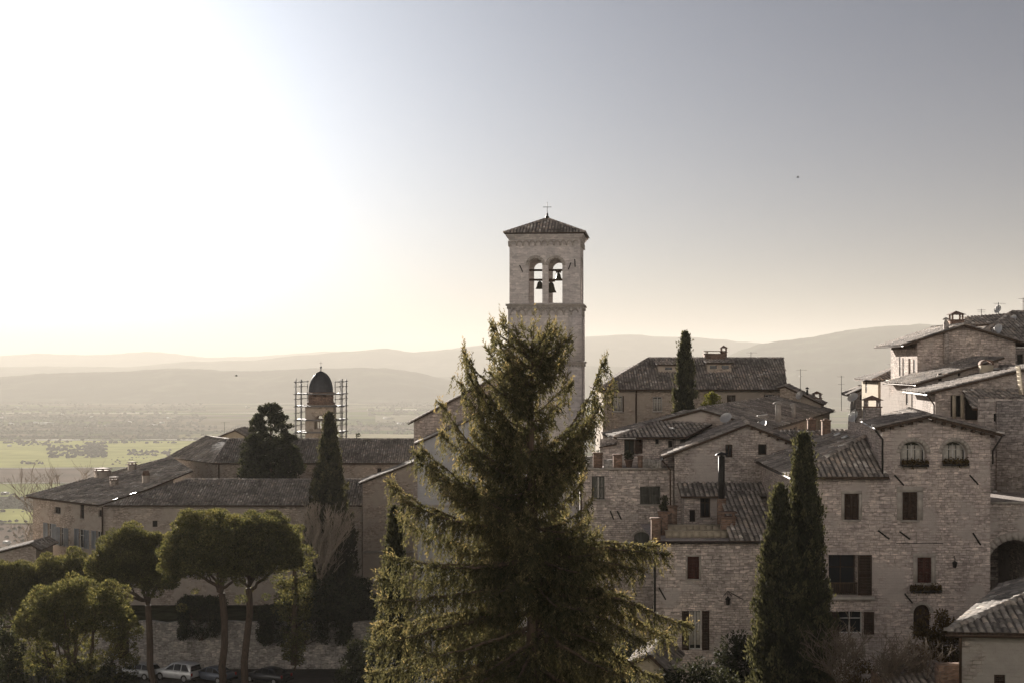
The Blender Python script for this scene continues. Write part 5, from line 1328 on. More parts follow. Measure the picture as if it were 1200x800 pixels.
# ================================================================ near roofs at the bottom right and the garden wall
def near_roofs():
    h = House('near_house', 'near stone house with a weathered hipped tile roof at the bottom right corner', 'house', (21, 64, -19), 'near_wall', 'tile_old')
    c0 = Vector((PX(1110, 60), 60, PZ(740, 60))); L_ = Vector((PX(1172, 72), 72, PZ(740, 60))); ap = Vector((PX(1300, 66), 66.5, PZ(740, 60) + 1.95)); Rr = Vector((32.5, 58.6, PZ(740, 60)))
    h.wall((c0.x + .65, 60.5), (33, 59.2), -24, c0.z - .1, [('shut', 1165, 790, 1178, 830)]); h.wall((L_.x + .65, 72), (c0.x + .65, 60.5), -24, c0.z - .1)
    h.roof([c0, Rr, Rr + Vector((0, 6, 1.95)), ap], .3, .42, .16); h.roof([L_, c0, ap], .27, .4, .16); h.roof([Vector((32.5, 73, c0.z)), L_, ap], .27, .4, .16)
    h.cap(c0 + UP * .05, ap + UP * .05); h.cap(L_ + UP * .05, ap + UP * .05); h.finish()
    h.gutter(c0 + Vector((-.1, -.08, -.1)), Rr + Vector((0, -.08, -.1)), 'copper', .09)
    h.pipe([c0 + Vector((.55, .1, -.2)), Vector((c0.x + .62, 60.35, c0.z - .7)), Vector((c0.x + .62, 60.35, -19))], .06)
    pr = MB(); pr.box(P3(1112, 806, 62.5), (1.0, .6, 2.0)); h.part('brick_pier', pr, M['brick'])
    h = House('garden_shed', 'low shed with a dark tiled roof among bare twigs at the bottom edge', 'shed', (PX(1065, 66), 67, -19), 'brick')
    d = 65.0; h.wall((PX(1040, d), d), (PX(1098, d), d), -22, PZ(800, d)); h.wall((PX(1040, d), d + 3), (PX(1040, d), d), -22, PZ(800, d))
    h.roof([(PX(1034, d), d - .3, PZ(806, d)), (PX(1102, d), d - .3, PZ(806, d)), (PX(1100, d + 3), d + 3, PZ(775, d + 3)), (PX(1036, d + 3), d + 3, PZ(775, d + 3))]); h.finish()
    h = House('garden_house', 'pale low garden building with a brown tiled roof under the right spruce boughs', 'outbuilding', (PX(765, 72), 73, -19), 'plaster_cream')
    d = 72.0; gable(h, (PX(745, d), d), (PX(778, d), d), (1.0, 4), -22, PZ(776, d), PZ(783, d), (.55, PZ(769, d)), oe=.3, og=.3); h.finish()
near_roofs()

def garden_wall():
    d = 152.0; zt = PZ(728, d); x0, x1 = PX(62, d), PX(442, d)
    h = House('garden_wall', 'long rough stone garden wall with a small arched door behind the parked cars', 'wall', ((x0 + x1) / 2, d, -31.2), 'stone_rubble')
    n_ = 26; w = Wall((x0, d), (x1, d)); top = [(w.L * i / n_, zt + .25 * noise.noise(Vector((i * .6, 1, 2))) ) for i in range(n_ + 1)]
    h.wall((x0, d), (x1, d), -36, top, [('door', 137, 738, 151, 771, {'arch': 1, 'voussoir': .3, 'mat': 'shutter', 'depth': .5})], .8)
    h.wall((x1, d), (x1, 160), -36, zt); h.wall((x0, 160), (x0, d), -36, zt)
    h.w.poly([(x0, d, zt - .3), (x1, d, zt - .3), (x1, d + .8, zt - .3), (x0, d + .8, zt - .3)]); 
    for i in range(n_): h.w.poly([w.pt(*top[i]), w.pt(*top[i + 1]), w.pt(*top[i + 1], -.6), w.pt(*top[i], -.6)])
    h.finish()
    g = MB(); g.box(((x0 + x1) / 2, d + 7.2, zt - 3.9), (x1 - x0 - .1, 13.0, 7)); o = g.build('garden', M['garden']); tag(o, kind='structure')
    p = MB(); p.box((PX(210, 147), 146, -30.35), (70, 10.5, .5)); o = p.build('parking_lot', M['asphalt']); tag(o, kind='structure')
M['garden'] = plain('garden_soil', (.05, .05, .028), 1, .4, .8, 0, 0)
M['asphalt'] = plain('asphalt', (.055, .052, .05), .95, .2, 1.5)
garden_wall()
# ================================================================ trees and shrubs
def sphere_pts(n): 
    v = rng.normal(size=(n, 3)); return v / np.linalg.norm(v, axis=1, keepdims=True)

def clumps(centres, radii, per, ln, wd, flat=.8, up=.35, fill=.45):
    """leaf clumps: leaves spread through each clump, pointing out and a little up"""
    cs, ds, ls, ts = [], [], [], []
    for c, r in zip(centres, radii):
        n = max(6, int(per * (r ** 2)))
        v = sphere_pts(n); rr = r * (fill + (1 - fill) * rng.random(n) ** .5)
        p = v * rr[:, None]; p[:, 2] *= flat
        cs.append(np.array(c) + p); d = v + rng.normal(0, .45, (n, 3)); d[:, 2] += up; ds.append(d)
        ls.append(ln * rng.uniform(.7, 1.35, n)); ts.append(np.clip(rng.normal(.45, .1) + rng.normal(0, .2, n), 0, 1))
    c = np.concatenate(cs); l = np.concatenate(ls)
    return c, np.concatenate(ds), l, l * wd, np.concatenate(ts)

def limb(mb, p, q, r0, r1, sag=.0, k=6, wob=.05, n=6):
    p, q = Vector(p), Vector(q); L = (q - p).length; pts = []
    for i in range(k + 1):
        t = i / k; w = Vector((random.gauss(0, 1), random.gauss(0, 1), random.gauss(0, .5))) * (wob * L * (0 if i in (0, k) else 1))
        pts.append(p.lerp(q, t) + UP * (sag * L * 4 * t * (1 - t)) + w)
    mb.tube(pts, [r0 + (r1 - r0) * i / k for i in range(k + 1)], n); return pts

def cypress(label, px, dist, ytop, zbase, halfw, n, bulge=.45, lean=0.0, leaf=.2, mat='leaf_cypress', group='cypresses', widest=.35, taper=.62):
    x = PX(px, dist); zt = PZ(ytop, dist); H = zt - zbase
    o = thing('cypress_tree', label, 'tree', (x, dist, zbase), group)
    tr = MB(); tr.tube([Vector((x, dist, zbase - .5)), Vector((x + lean * .4, dist, zbase + H * .5)), Vector((x + lean, dist, zt - .4))], [halfw * .2, halfw * .12, .02], 7); tr.build('trunk', M['bark'], o)
    def surf(t, a):
        prof = np.where(t < widest, .78 + .22 * np.sin(np.clip(t / widest, 0, 1) * math.pi / 2), np.clip(1 - ((t - widest) / (1 - widest)), 0, 1) ** taper)
        lump = np.array([noise.noise(Vector((math.cos(aa) * 1.6, math.sin(aa) * 1.6, tt * H * .5 + px))) for aa, tt in zip(a, t)])
        lump2 = np.array([noise.noise(Vector((math.cos(aa) * 4, math.sin(aa) * 4, tt * H * 1.4 + px * 3))) for aa, tt in zip(a, t)])
        return halfw * prof * (1 + .30 * lump + .26 * lump2), lump2
    # upright flame-like tufts over the whole surface
    per = 55; m_ = n // per; tt = rng.random(m_) ** .95; ta = rng.uniform(0, 2 * math.pi, m_); rs, lp = surf(tt, ta)
    rs = rs * np.where(rng.random(m_) < .8, rng.uniform(.84, 1.06, m_), rng.uniform(.45, .85, m_))
    A_ = np.stack([x + lean * tt + rs * np.cos(ta), dist + rs * np.sin(ta), zbase + .2 + (H - .6) * tt], 1)
    ax_ = np.stack([np.cos(ta) * .32, np.sin(ta) * .32, np.ones(m_)], 1) + rng.normal(0, .10, (m_, 3)); ax_ /= np.linalg.norm(ax_, axis=1, keepdims=True)
    tl = rng.uniform(.35, .9, m_) * (halfw ** .5) * (1 - .55 * tt); ix = np.repeat(np.arange(m_), per); s_ = rng.random(m_ * per)
    C_ = A_[ix] + ax_[ix] * (s_ * tl[ix])[:, None] + rng.normal(0, 1, (m_ * per, 3)) * (.15 * (1 - s_) * halfw ** .5 + .025)[:, None]
    D_ = ax_[ix] + rng.normal(0, .35, (m_ * per, 3)); L_ = leaf * rng.uniform(.5, 1.2, m_ * per)
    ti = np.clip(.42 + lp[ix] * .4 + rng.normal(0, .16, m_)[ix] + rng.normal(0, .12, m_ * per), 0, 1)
    # and the dense inside
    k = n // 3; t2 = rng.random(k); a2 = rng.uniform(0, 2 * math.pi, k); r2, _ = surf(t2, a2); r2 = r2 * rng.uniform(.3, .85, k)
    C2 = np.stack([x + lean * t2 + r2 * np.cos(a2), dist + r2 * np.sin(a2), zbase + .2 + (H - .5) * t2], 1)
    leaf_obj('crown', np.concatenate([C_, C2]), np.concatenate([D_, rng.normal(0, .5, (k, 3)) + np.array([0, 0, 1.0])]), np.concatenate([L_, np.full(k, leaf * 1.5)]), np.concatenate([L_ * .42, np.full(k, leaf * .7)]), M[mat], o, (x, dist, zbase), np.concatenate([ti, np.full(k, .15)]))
    return o

def umbrella_pine(label, px, dist, ytop, tpx, zbase, rx, H, n_cl, leaf=.19, trunk_r=.32, low=.1, per=620, skirt=0, shiftx=0.0):
    """stone pine: a thick domed crown on bare limbs"""
    x = PX(px, dist); xt = PX(tpx, dist); zt = PZ(ytop, dist)
    o = thing('umbrella_pine', label, 'tree', (xt, dist, zbase), 'umbrella pines')
    cen, rad = [], []
    zc = zt - H
    for i in range(n_cl):
        a = random.uniform(0, 2 * math.pi); q = math.sqrt(random.random()); 
        top = math.sqrt(max(0, 1 - (q * .97) ** 2.4)); r = random.uniform(.32, .78)
        depth = random.random() ** 1.5
        z = zc + (H - r * .7) * (top * (1 - depth * .85) - (1 - top) * .12 * depth) + noise.noise(Vector((math.cos(a) * q * 2.6 + px, math.sin(a) * q * 2.6, 1))) * 1.3
        cen.append((x + math.cos(a) * q * rx * .93, dist + math.sin(a) * q * rx * .93, z)); rad.append(r)
    for i in range(skirt):
        a = random.uniform(0, 2 * math.pi); q = random.uniform(.45, 1.02); cen.append((x + math.cos(a) * q * rx, dist + math.sin(a) * q * rx, zc - random.uniform(.2, 2.8))); rad.append(random.uniform(.3, .65))
    tr = MB(); fork = Vector((xt + (x - xt) * .35, dist, zbase + (zc - zbase) * (1 - low)))
    limb(tr, (xt, dist, zbase - .6), fork, trunk_r, trunk_r * .8, 0, 7, .012, 9)
    for i in range(15 if low > .5 else 8):
        c = cen[random.randrange(n_cl)]; m_ = Vector(c) - UP * .3
        pts = limb(tr, fork + UP * random.uniform(-.3, .5), fork.lerp(m_, .6) + Vector((0, 0, -.25)), trunk_r * random.uniform(.3, .55), .07, -.02, 5, .03, 6)
        limb(tr, pts[-1], m_, .07, .03, .03, 4, .05, 5)
        for k in range(2):
            c2 = Vector(cen[random.randrange(n_cl)])
            if (c2 - pts[-1]).length < rx * .9: limb(tr, pts[-1], c2, .05, .02, 0, 4, .06, 4)
    tr.build('trunk', M['bark_red'], o)
    c, d, l, w, t = clumps(cen, rad, per, leaf, .36, .74, .5, .62)
    leaf_obj('crown', c, d, l, w, M['leaf_pine'], o, (xt, dist, zbase), t)
    return o

def shrub(name, label, cat, c, size, n_cl, mat, leaf=.16, per=420, group=None, r=(.25, .5), stems=True, up=.3, box=False):
    c = Vector(c); o = thing(name, label, cat, c, group); cen, rad = [], []
    s_ = Vector(size)
    for i in range(n_cl):
        if box:
            v = np.array([random.uniform(-1, 1), random.uniform(-1, 1), random.uniform(0, 1)]); k = random.randrange(3)
            if k < 2: v[k] = random.choice((-1, 1)) * random.uniform(.8, 1)
            else: v[2] = random.uniform(.85, 1)
        else:
            v = sphere_pts(1)[0] * (.35 + .65 * random.random() ** .5); v[2] = abs(v[2])
        cen.append((c.x + v[0] * s_.x, c.y + v[1] * s_.y, c.z + v[2] * s_.z)); rad.append(random.uniform(*r))
    if stems:
        tr = MB()
        for i in range(7): limb(tr, c + Vector((random.gauss(0, .1), random.gauss(0, .1), -.4)), Vector(cen[random.randrange(n_cl)]), .05, .015, .05, 4, .05, 5)
        tr.build('stem', M['bark'], o)
    q = clumps(cen, rad, per, leaf, .5, .85, up, .3); leaf_obj('leaves', q[0], q[1], q[2], q[3], M[mat], o, tuple(c), q[4])
    return o

def bare(name, label, cat, base, H, spread, depth=5, seed=1, r0=.12, fan=.45, mat='twig', up=.5, group=None, lean=(0, 0), rmin=.022):
    rd = random.Random(seed); mb = MB(); base = Vector(base)
    def grow(p, d, L, r, k):
        pts = [p]; rr = [r]; q = p.copy(); dd = d.copy(); n = 4
        for i in range(n):
            dd = (dd + Vector((rd.gauss(0, .13), rd.gauss(0, .13), up * .12))).normalized(); q = q + dd * (L / n); pts.append(q.copy()); rr.append(r * (1 - .45 * (i + 1) / n))
        rr = [max(q_, rmin) for q_ in rr]; mb.tube(pts, rr, 6 if k > 2 else 4, caps=False)
        if k <= 0: return
        for j in range(rd.choice((2, 3, 3, 4)) if k < depth else 6):
            t = rd.choice(pts[2:]); ax = Vector((rd.gauss(0, 1), rd.gauss(0, 1), rd.gauss(0, .6))).normalized()
            nd = (dd + ax * fan + Vector((0, 0, up * .35))).normalized(); grow(t, nd, L * rd.uniform(.55, .85), r * .52, k - 1)
    grow(base - UP * .3, Vector((lean[0], lean[1], 1)).normalized(), H * .36, r0, depth)
    o = mb.build(name, M[mat], None, False, base); tag(o, label, cat, group); return o

# ---------------------------------------------------------------- the spruce
def spruce():
    d = 45.0; tx = PX(624, d); zb = -20.5; zt = PZ(371, d)
    o = thing('spruce_tree', 'huge shaggy spruce with drooping boughs in front of the bell tower', 'tree', (tx, d, zb))
    tr = MB(); K = 24
    ax = lambda z: Vector((tx + .06 * math.sin(z * .7), d + .05 * math.sin(z * .9 + 1), z))
    tr.tube([ax(zb - .5 + (zt - zb + .3) * i / K) for i in range(K + 1)], [.42 * (1 - i / K) ** .8 + .012 for i in range(K + 1)], 9)
    yl = [366, 380, 400, 425, 445, 470, 495, 520, 545, 565, 585, 610, 640, 670, 700, 740, 800, 860, 1000]
    wl = [6, 40, 46, 62, 60, 66, 84, 100, 110, 108, 122, 140, 140, 150, 165, 175, 182, 190, 170]
    wr = [6, 30, 40, 44, 44, 48, 60, 70, 66, 60, 62, 66, 110, 112, 105, 130, 135, 150, 160]
    S0, D0, LL, DR, TT = [], [], [], [], []
    def bough(p0, p1, sag, tip, r0, dens=1.0, tint=.45, hang=1.0):
        """main axis, sagging then turning up at its tip; twigs along both sides, hanging below"""
        p0, p1 = Vector(p0), Vector(p1); L = (p1 - p0).length; n = max(5, int(L / .22)); pts = []
        for i in range(n + 1):
            t = i / n; pts.append(p0.lerp(p1, t) + UP * (-sag * L * math.sin(math.pi * t) + 0) + Vector((random.gauss(0, .02), random.gauss(0, .02), random.gauss(0, .015))) * L * .35)
        tr.tube(pts, [max(.008, r0 * (1 - .9 * i / n)) for i in range(n + 1)], 5)
        step = .062 / dens; m_ = int(L / step)
        for k in range(m_):
            t = .05 + .95 * (k + random.random()) / m_; f = t * n; i = min(n - 1, int(f)); p = pts[i].lerp(pts[i + 1], f - i); tg = (pts[i + 1] - pts[i]).normalized()
            sd = tg.cross(UP); sd = sd.normalized() if sd.length > .05 else Vector((1, 0, 0)); s_ = 1 if k % 2 else -1
            tl = min(.8, .20 + L * .2) * (1.08 - .55 * t) * random.uniform(.65, 1.25)
            dr = tg * random.uniform(.25, .9) + sd * (s_ * random.uniform(.25, 1.0)) + UP * random.uniform(-.35, .2)
            if t > .9: dr = tg + sd * (s_ * .5) + UP * .35
            dr.normalize(); S0.append(p); D0.append(dr); LL.append(tl); DR.append(random.uniform(.15, .6) * hang * (1 - t * .5)); TT.append(tint + random.gauss(0, .14))
            # pendulous sprays: curtains hanging from the bough and from its side twigs
            for r_ in range(2):
                if random.random() < .78 * hang:
                    q = p + dr * (tl * random.uniform(.0, .9)); S0.append(q); D0.append((Vector((random.gauss(0, .16), random.gauss(0, .16), -1)) + tg * .22).normalized())
                    LL.append(min(1.15, .25 + L * .26) * random.uniform(.35, 1.15) * (1.12 - .6 * t)); DR.append(.08); TT.append(tint + random.gauss(-.08, .12))
        # upturned tip
        e = pts[-1]; tg = (pts[-1] - pts[-2]).normalized()
        for k in range(5):
            S0.append(e - tg * (.06 * k)); D0.append((tg * .8 + UP * tip + Vector((random.gauss(0, .25), random.gauss(0, .25), 0))).normalized()); LL.append(random.uniform(.22, .45)); DR.append(-.15); TT.append(tint + .2)
    # boughs whose ends show in the photograph's outline: start row, end column and row, depth, sag, tip
    for (ys, ex, ey, dy, sag, tip, r0) in (
        (432, 577, 384, -.3, .12, 1.2, .04), (415, 590, 376, .4, .05, 1.4, .03), (470, 578, 398, .5, .1, 1, .04), (455, 571, 412, -.5, .14, .8, .04), (520, 543, 414, .1, .12, 1.2, .055), (525, 550, 440, -.7, .12, 1, .05), (535, 540, 452, .5, .14, 1.0, .05),
        (552, 517, 476, .1, .16, 1.2, .06), (565, 520, 510, -.8, .12, .8, .05), (572, 496, 528, .4, .13, .7, .06), (585, 508, 548, -.4, .12, .7, .05), (592, 488, 533, .9, .12, .8, .05), (618, 459, 568, .2, .10, 1.3, .07), (612, 478, 590, -.8, .08, .7, .06), (640, 472, 612, .8, .08, .8, .06), (655, 458, 655, -.3, .04, .6, .07), (668, 450, 678, .7, .04, .7, .07), (680, 448, 705, -1.0, .02, .6, .07), (700, 446, 735, .2, .0, .6, .08), (715, 440, 760, -.8, -.03, .6, .08), (740, 438, 790, .6, -.04, .5, .08), (765, 442, 835, 0, -.05, .5, .08),
        (425, 652, 386, .2, .08, 1.3, .03), (440, 660, 402, -.3, .1, 1.1, .035), (462, 662, 422, .4, .12, .9, .04), (485, 664, 446, -.2, .12, .9, .04), (505, 668, 452, .6, .1, .8, .04),
        (530, 708, 424, .0, .20, 1.5, .065), (538, 714, 456, -.4, .18, .9, .055), (545, 700, 470, .6, .14, .9, .05), (548, 690, 505, -.5, .10, .5, .05), (566, 676, 535, .4, .08, .5, .05), (612, 682, 563, .0, .12, 1.1, .05), (622, 692, 590, -.6, .08, .8, .05), (630, 688, 610, .5, .05, .7, .05),
        (648, 778, 648, .2, -.035, .5, .085), (640, 765, 640, .9, -.03, .5, .08), (655, 750, 668, -.8, -.04, .5, .07), (668, 728, 700, .4, -.05, .4, .07), (682, 806, 735, -.2, -.05, 1.0, .09), (690, 780, 745, .7, -.06, .6, .08), (698, 752, 752, -.9, -.06, .4, .07), (735, 765, 795, .1, -.09, .3, .09), (745, 735, 815, -.9, -.08, .3, .08), (770, 790, 850, .4, -.08, .3, .09)):
        z0 = PZ(ys, d); bough(ax(z0), P3(ex, ey, d + dy), sag, tip, r0, 1.15, random.uniform(.35, .6), 1.0 if ys > 500 else .55)
    # the rest of the whorls, towards and away from the viewer as well
    y = 388.0
    while y < 960:
        step = 4.2 + (y - 366) * .012
        for q in range((3 if y < 450 and random.random() < .6 else 2 if random.random() < .62 else 1) if y < 566 else 2 + (random.random() < .5)):
            a = random.uniform(0, 2 * math.pi) if q < 2 else random.gauss(-math.pi / 2, .7); fl, fr = np.interp(y, yl, wl), np.interp(y, yl, wr)
            side = fr if math.cos(a) > 0 else fl; L = ((fl + fr) / 2 * abs(math.sin(a)) * .85 + side * abs(math.cos(a))) / F * d * (random.uniform(.45, 1.08) if y < 452 else random.uniform(.34, .82))
            L = max(.18, L); rise = np.interp(y, [366, 420, 520, 620, 720, 900], [.9, .65, .28, .06, -.22, -.35]) + random.gauss(0, .06)
            z0 = PZ(y, d) - L * max(0, rise) * .8; p0 = ax(z0); p1 = p0 + Vector((math.cos(a), math.sin(a), rise)) * L
            bough(p0, p1, np.interp(y, [366, 500, 620, 900], [.06, .14, .06, -.03]), np.interp(y, [366, 600, 900], [1.1, .7, .35]), .018 + .02 * L, .9 if y < 700 else .75, random.uniform(.25, .6), np.interp(y, [366, 480, 560], [.25, .6, 1.0]))
        y += step
    for k in range(7):
        S0.append(ax(zt - .12 * k)); D0.append(Vector((random.gauss(0, .35) if k else 0, random.gauss(0, .35) if k else 0, 1)).normalized()); LL.append(.36); DR.append(0); TT.append(.6)
    tr.build('trunk', M['bark'], o)
    S0 = np.array([tuple(v) for v in S0]); D0 = np.array([tuple(v) for v in D0]); LL = np.array(LL); DR = np.array(DR); TT = np.array(TT)
    cs, ds, ts, ls = [], [], [], []
    sp = .032
    nn = np.maximum(5, (LL / sp).astype(int)); idx = np.repeat(np.arange(len(LL)), nn)
    t = np.concatenate([(np.arange(k) + .5) / k for k in nn]) 
    down = np.array([0, 0, -1.0])
    P = S0[idx] + D0[idx] * (LL[idx] * t)[:, None] + down * (DR[idx] * LL[idx] * t ** 2)[:, None]
    T = D0[idx] + down * (2 * DR[idx] * t)[:, None]; T /= np.linalg.norm(T, axis=1, keepdims=True)
    rd = rng.normal(size=P.shape); rd -= T * (rd * T).sum(1, keepdims=True); rd /= np.linalg.norm(rd, axis=1, keepdims=True) + 1e-9
    ln = rng.uniform(.10, .17, len(P)) * (1 - .4 * t ** 2)
    D = T * .9 + rd * .75
    P = P + rd * (ln * .28)[:, None] + T * (ln * .2)[:, None]
    print('spruce needles', len(P), 'twigs', len(LL))
    leaf_obj('crown', P, D, ln, ln * .30, M['leaf_spruce'], o, (tx, d, zb), np.clip(TT[idx] + rng.normal(0, .14, len(P)) + .3 * t ** 2, 0, 1))  # tint rises toward each twig tip: sunlit tips put into the colour
spruce()

# ---------------------------------------------------------------- cypresses
cypress('tall dark cypress in front of the arched window house, the higher of the joined pair', 943, 72, 505, -20, 1.34, 68000, leaf=.2, lean=-.05, taper=.82)
cypress('shorter left cypress of the joined pair in front of the arched window house', 912, 71.2, 566, -20, 1.32, 46000, leaf=.2, lean=.1, taper=.7)
cypress('slim dark cypress standing against the roof of the long house', 803, 135, 388, -18, 1.4, 26000, leaf=.3, widest=.3)
cypress('dark cypress rising in front of the convent hall, left of the church', 386, 158, 483, -26, 2.55, 42000, leaf=.34, widest=.25, taper=.85)
cypress('small dim cypress half hidden behind the left boughs of the spruce', 462, 60, 585, -23, .72, 22000, leaf=.18)
cypress('narrow dark cypress wedged in the gap beside the terrace house', 779, 94, 578, -20, .55, 9000, leaf=.2)

# ---------------------------------------------------------------- umbrella pines
umbrella_pine('left of the two tall umbrella pines standing over the parked cars', 247, 118, 597, 267, -30.5, 4.0, 5.0, 370, skirt=3)
umbrella_pine('right of the two tall umbrella pines standing over the parked cars', 304, 120, 595, 285, -30.5, 3.5, 4.8, 330, skirt=3)
umbrella_pine('dark umbrella pine with a leaning trunk beside the silver car', 154, 126, 614, 184, -31, 3.7, 5.4, 380, skirt=4)
umbrella_pine('broad low umbrella pine with many bare limbs at the bottom left', 90, 106, 674, 92, -27, 4.15, 4.0, 230, leaf=.18, trunk_r=.26, low=.75, skirt=80)
umbrella_pine('umbrella pine in the dark group at the left picture edge', 14, 136, 653, 22, -33, 3.8, 4.8, 280, skirt=10)
umbrella_pine('umbrella pine of the dark group under the convent windows', 74, 140, 646, 80, -33, 4.0, 4.8, 280, skirt=10)

# ---------------------------------------------------------------- other trees
def clump_tree(name, label, px, dist, ytop, zbase, prof, n_cl, mat, leaf, r=(.5, .9), per=230, group=None, flat=.7):
    x = PX(px, dist); zt = PZ(ytop, dist); H = zt - zbase; o = thing(name, label, 'tree', (x, dist, zbase), group); cen, rad = [], []
    for i in range(n_cl):
        t = random.random(); w = np.interp(t, [p[0] for p in prof], [p[1] for p in prof]); a = random.uniform(0, 2 * math.pi); q = .25 + .75 * random.random() ** .5
        cen.append((x + math.cos(a) * w * q, dist + math.sin(a) * w * q, zbase + H * (.98 * t) - r[0] * .5)); rad.append(random.uniform(*r) * (1.0 if t < .85 else .7))
    tr = MB(); tr.tube([Vector((x, dist, zbase - .5)), Vector((x, dist, zbase + H * .55)), Vector((x, dist, zt - .5))], [.35, .2, .04], 7)
    for i in range(14):
        c = Vector(cen[random.randrange(n_cl)]); limb(tr, (x, dist, c.z - 1.0), c, .09, .03, .03, 4, .04, 5)
    tr.build('trunk', M['bark'], o); q = clumps(cen, rad, per, leaf, .42, flat, .35, .35); leaf_obj('crown', q[0], q[1], q[2], q[3], M[mat], o, (x, dist, zbase), q[4])
clump_tree('cedar_tree', 'broad dark conifer with ragged outline in front of the convent hall', 317, 177, 467, -29, [(0, 2.8), (.5, 3.6), (.66, 3.5), (.76, 3.2), (.83, 2.6), (.92, 2.2), (.97, 1.4), (1, .8)], 900, 'leaf_dark', .32, (.45, .9), flat=.6)
clump_tree('broadleaf_tree', 'small round tree showing above the convent hall roof right of the scaffolding', 418, 206, 503, -22, [(0, .3), (.6, .5), (.8, 1.0), (1, .5)], 26, 'leaf_dark', .3, (.3, .6))
clump_tree('broadleaf_tree', 'loose yellowish tree between the umbrella pines and the dark cypress', 345, 135, 612, -26, [(0, .5), (.35, 1.6), (.7, 1.7), (.9, 1.2), (1, .6)], 120, 'leaf_pine', .22, (.35, .75), 240)
clump_tree('broadleaf_tree', 'dark leafy tree below the bare fan shaped tree on the garden terrace', 374, 153.3, 655, -26.2, [(0, 1.2), (.5, 1.8), (1, .8)], 130, 'leaf_dark', .26, (.4, .8), 240)
bare('bare_tree', 'fan shaped bare tree in front of the dark cypress on the garden terrace', 'tree', (PX(379, 155), 155, -26.2), 12.8, 1, 6, 5, .26, .40, up=.65)
bare('bare_tree', 'thin bare tree leaning left of the fan shaped bare tree', 'tree', (PX(366, 154.5), 154.5, -26.2), 10.5, 1, 5, 31, .2, .5, up=.5, lean=(-.15, 0))
bare('bare_tree', 'leafless pale tree behind the left corner of the convent', 'tree', (PX(33, 186), 186, -33), 18, 1, 5, 9, .34, .55, up=.45)
bare('bare_tree', 'leafless crown peeping over the left verge of the convent roof', 'tree', (PX(68, 215), 215, -34), 20, 1, 5, 12, .34, .6, up=.3)

# ---------------------------------------------------------------- shrubs
shrub('shrub', 'yellow green shrub lit by the sun behind the garden wall', 'shrub', P3(346, 716, 153.6), (2.2, 1.2, 3.2), 120, 'leaf_light', .2, 300)
shrub('hedge', 'dark clipped hedge block on the garden wall between the umbrella pine trunks', 'hedge', P3(237, 745, 151.6), (2.0, .9, 3.6), 260, 'leaf_dark', .2, 380, r=(.35, .6), box=True)
shrub('hedge', 'long dark hedge hanging over the garden wall right of the pine trunks', 'hedge', P3(358, 750, 151.6), (4.3, .9, 3.2), 480, 'leaf_dark', .2, 380, r=(.35, .65), box=True)
shrub('shrub', 'dark shrub mass on the garden terrace under the gabled convent house', 'shrub', P3(416, 728, 154), (2.2, 1.5, 4.6), 170, 'leaf_dark', .22, 330, r=(.4, .8))
shrub('shrub', 'dark undergrowth below the broad umbrella pine at the bottom left', 'shrub', P3(95, 815, 104), (4.6, 1.5, 2.4), 80, 'leaf_dark', .2, 330, r=(.35, .7))
shrub('shrub', 'dark shrub in the bottom left corner', 'shrub', P3(2, 812, 98), (1.6, 1.2, 5.2), 50, 'leaf_dark', .2, 330, r=(.4, .7))
shrub('shrub', 'yellowish autumn shrub beside the slim cypress in front of the long house', 'shrub', P3(834, 494, 139), (1.25, .8, 2.7), 80, 'leaf_light', .22, 260, r=(.25, .5))
shrub('shrub', 'brown leafed shrub growing against the arched window house left of the archway', 'shrub', P3(1100, 800, 76), (1.5, 1.0, 4.2), 90, 'leaf_brown', .16, 420, r=(.28, .55))
shrub('shrub', 'dark shrub at the foot of the front house beside the cypress pair', 'shrub', P3(862, 800, 76), (.95, .8, 2.6), 60, 'leaf_dark', .16, 420, r=(.25, .5))
shrub('shrub', 'low dark bushes along the bottom edge right of the spruce', 'shrub', P3(810, 812, 70), (2.2, .8, 1.5), 60, 'leaf_dark', .16, 420, r=(.25, .45))
shrub('shrub', 'low brownish bush at the foot of the cypress pair on its right', 'shrub', P3(1000, 812, 69), (1.6, .8, 1.7), 46, 'leaf_brown', .14, 380, r=(.2, .4))
bare('bare_shrub', 'pale bare twigs in front of the lower balcony window', 'shrub', (PX(985, 67), 67, -15.7), 5.0, 1, 5, 21, .035, .75, up=.25, rmin=.011, mat='twig_dark')
bare('bare_shrub', 'pale bare twigs beside the brown shrub near the garden shed', 'shrub', (PX(1070, 66), 66.5, -15.4), 4.4, 1, 5, 23, .035, .7, up=.3, rmin=.011, mat='twig_dark')
bare('bare_shrub', 'tangle of bare twigs right of the cypress pair at the bottom edge', 'shrub', (PX(1025, 66), 66, -15.5), 4.6, 1, 5, 27, .035, .8, up=.2, rmin=.011, mat='twig_dark')

# potted plants on the roof terrace
for px, lab in ((700.5, 'potted shrub on the roof terrace nearest the spruce'), (737, 'potted plant in the middle of the roof terrace parapet')):
    c = P3(px, 545 if px > 720 else 536, 97.9); c.z = PZ(549, 97) + .05; o = thing('potted_plant', lab, 'potted plant', c, 'potted plants on the roof terrace')
    mb = MB(); mb.lathe(c, [(.01, 0), (.17, 0), (.25, .42), (.28, .42), (.28, .5), (.22, .5), (.2, .44), (.01, .44)], 14); mb.build('flower_pot', M['terracotta'], o)
    n = 500; v = sphere_pts(n) * rng.uniform(.05, .38, n)[:, None]; leaf_obj('leaves', np.array(c) + np.array([0, 0, .72]) + v, v + np.array([0, 0, .2]), rng.uniform(.08, .16, n), .06, M['leaf_dark'], o, tuple(c))

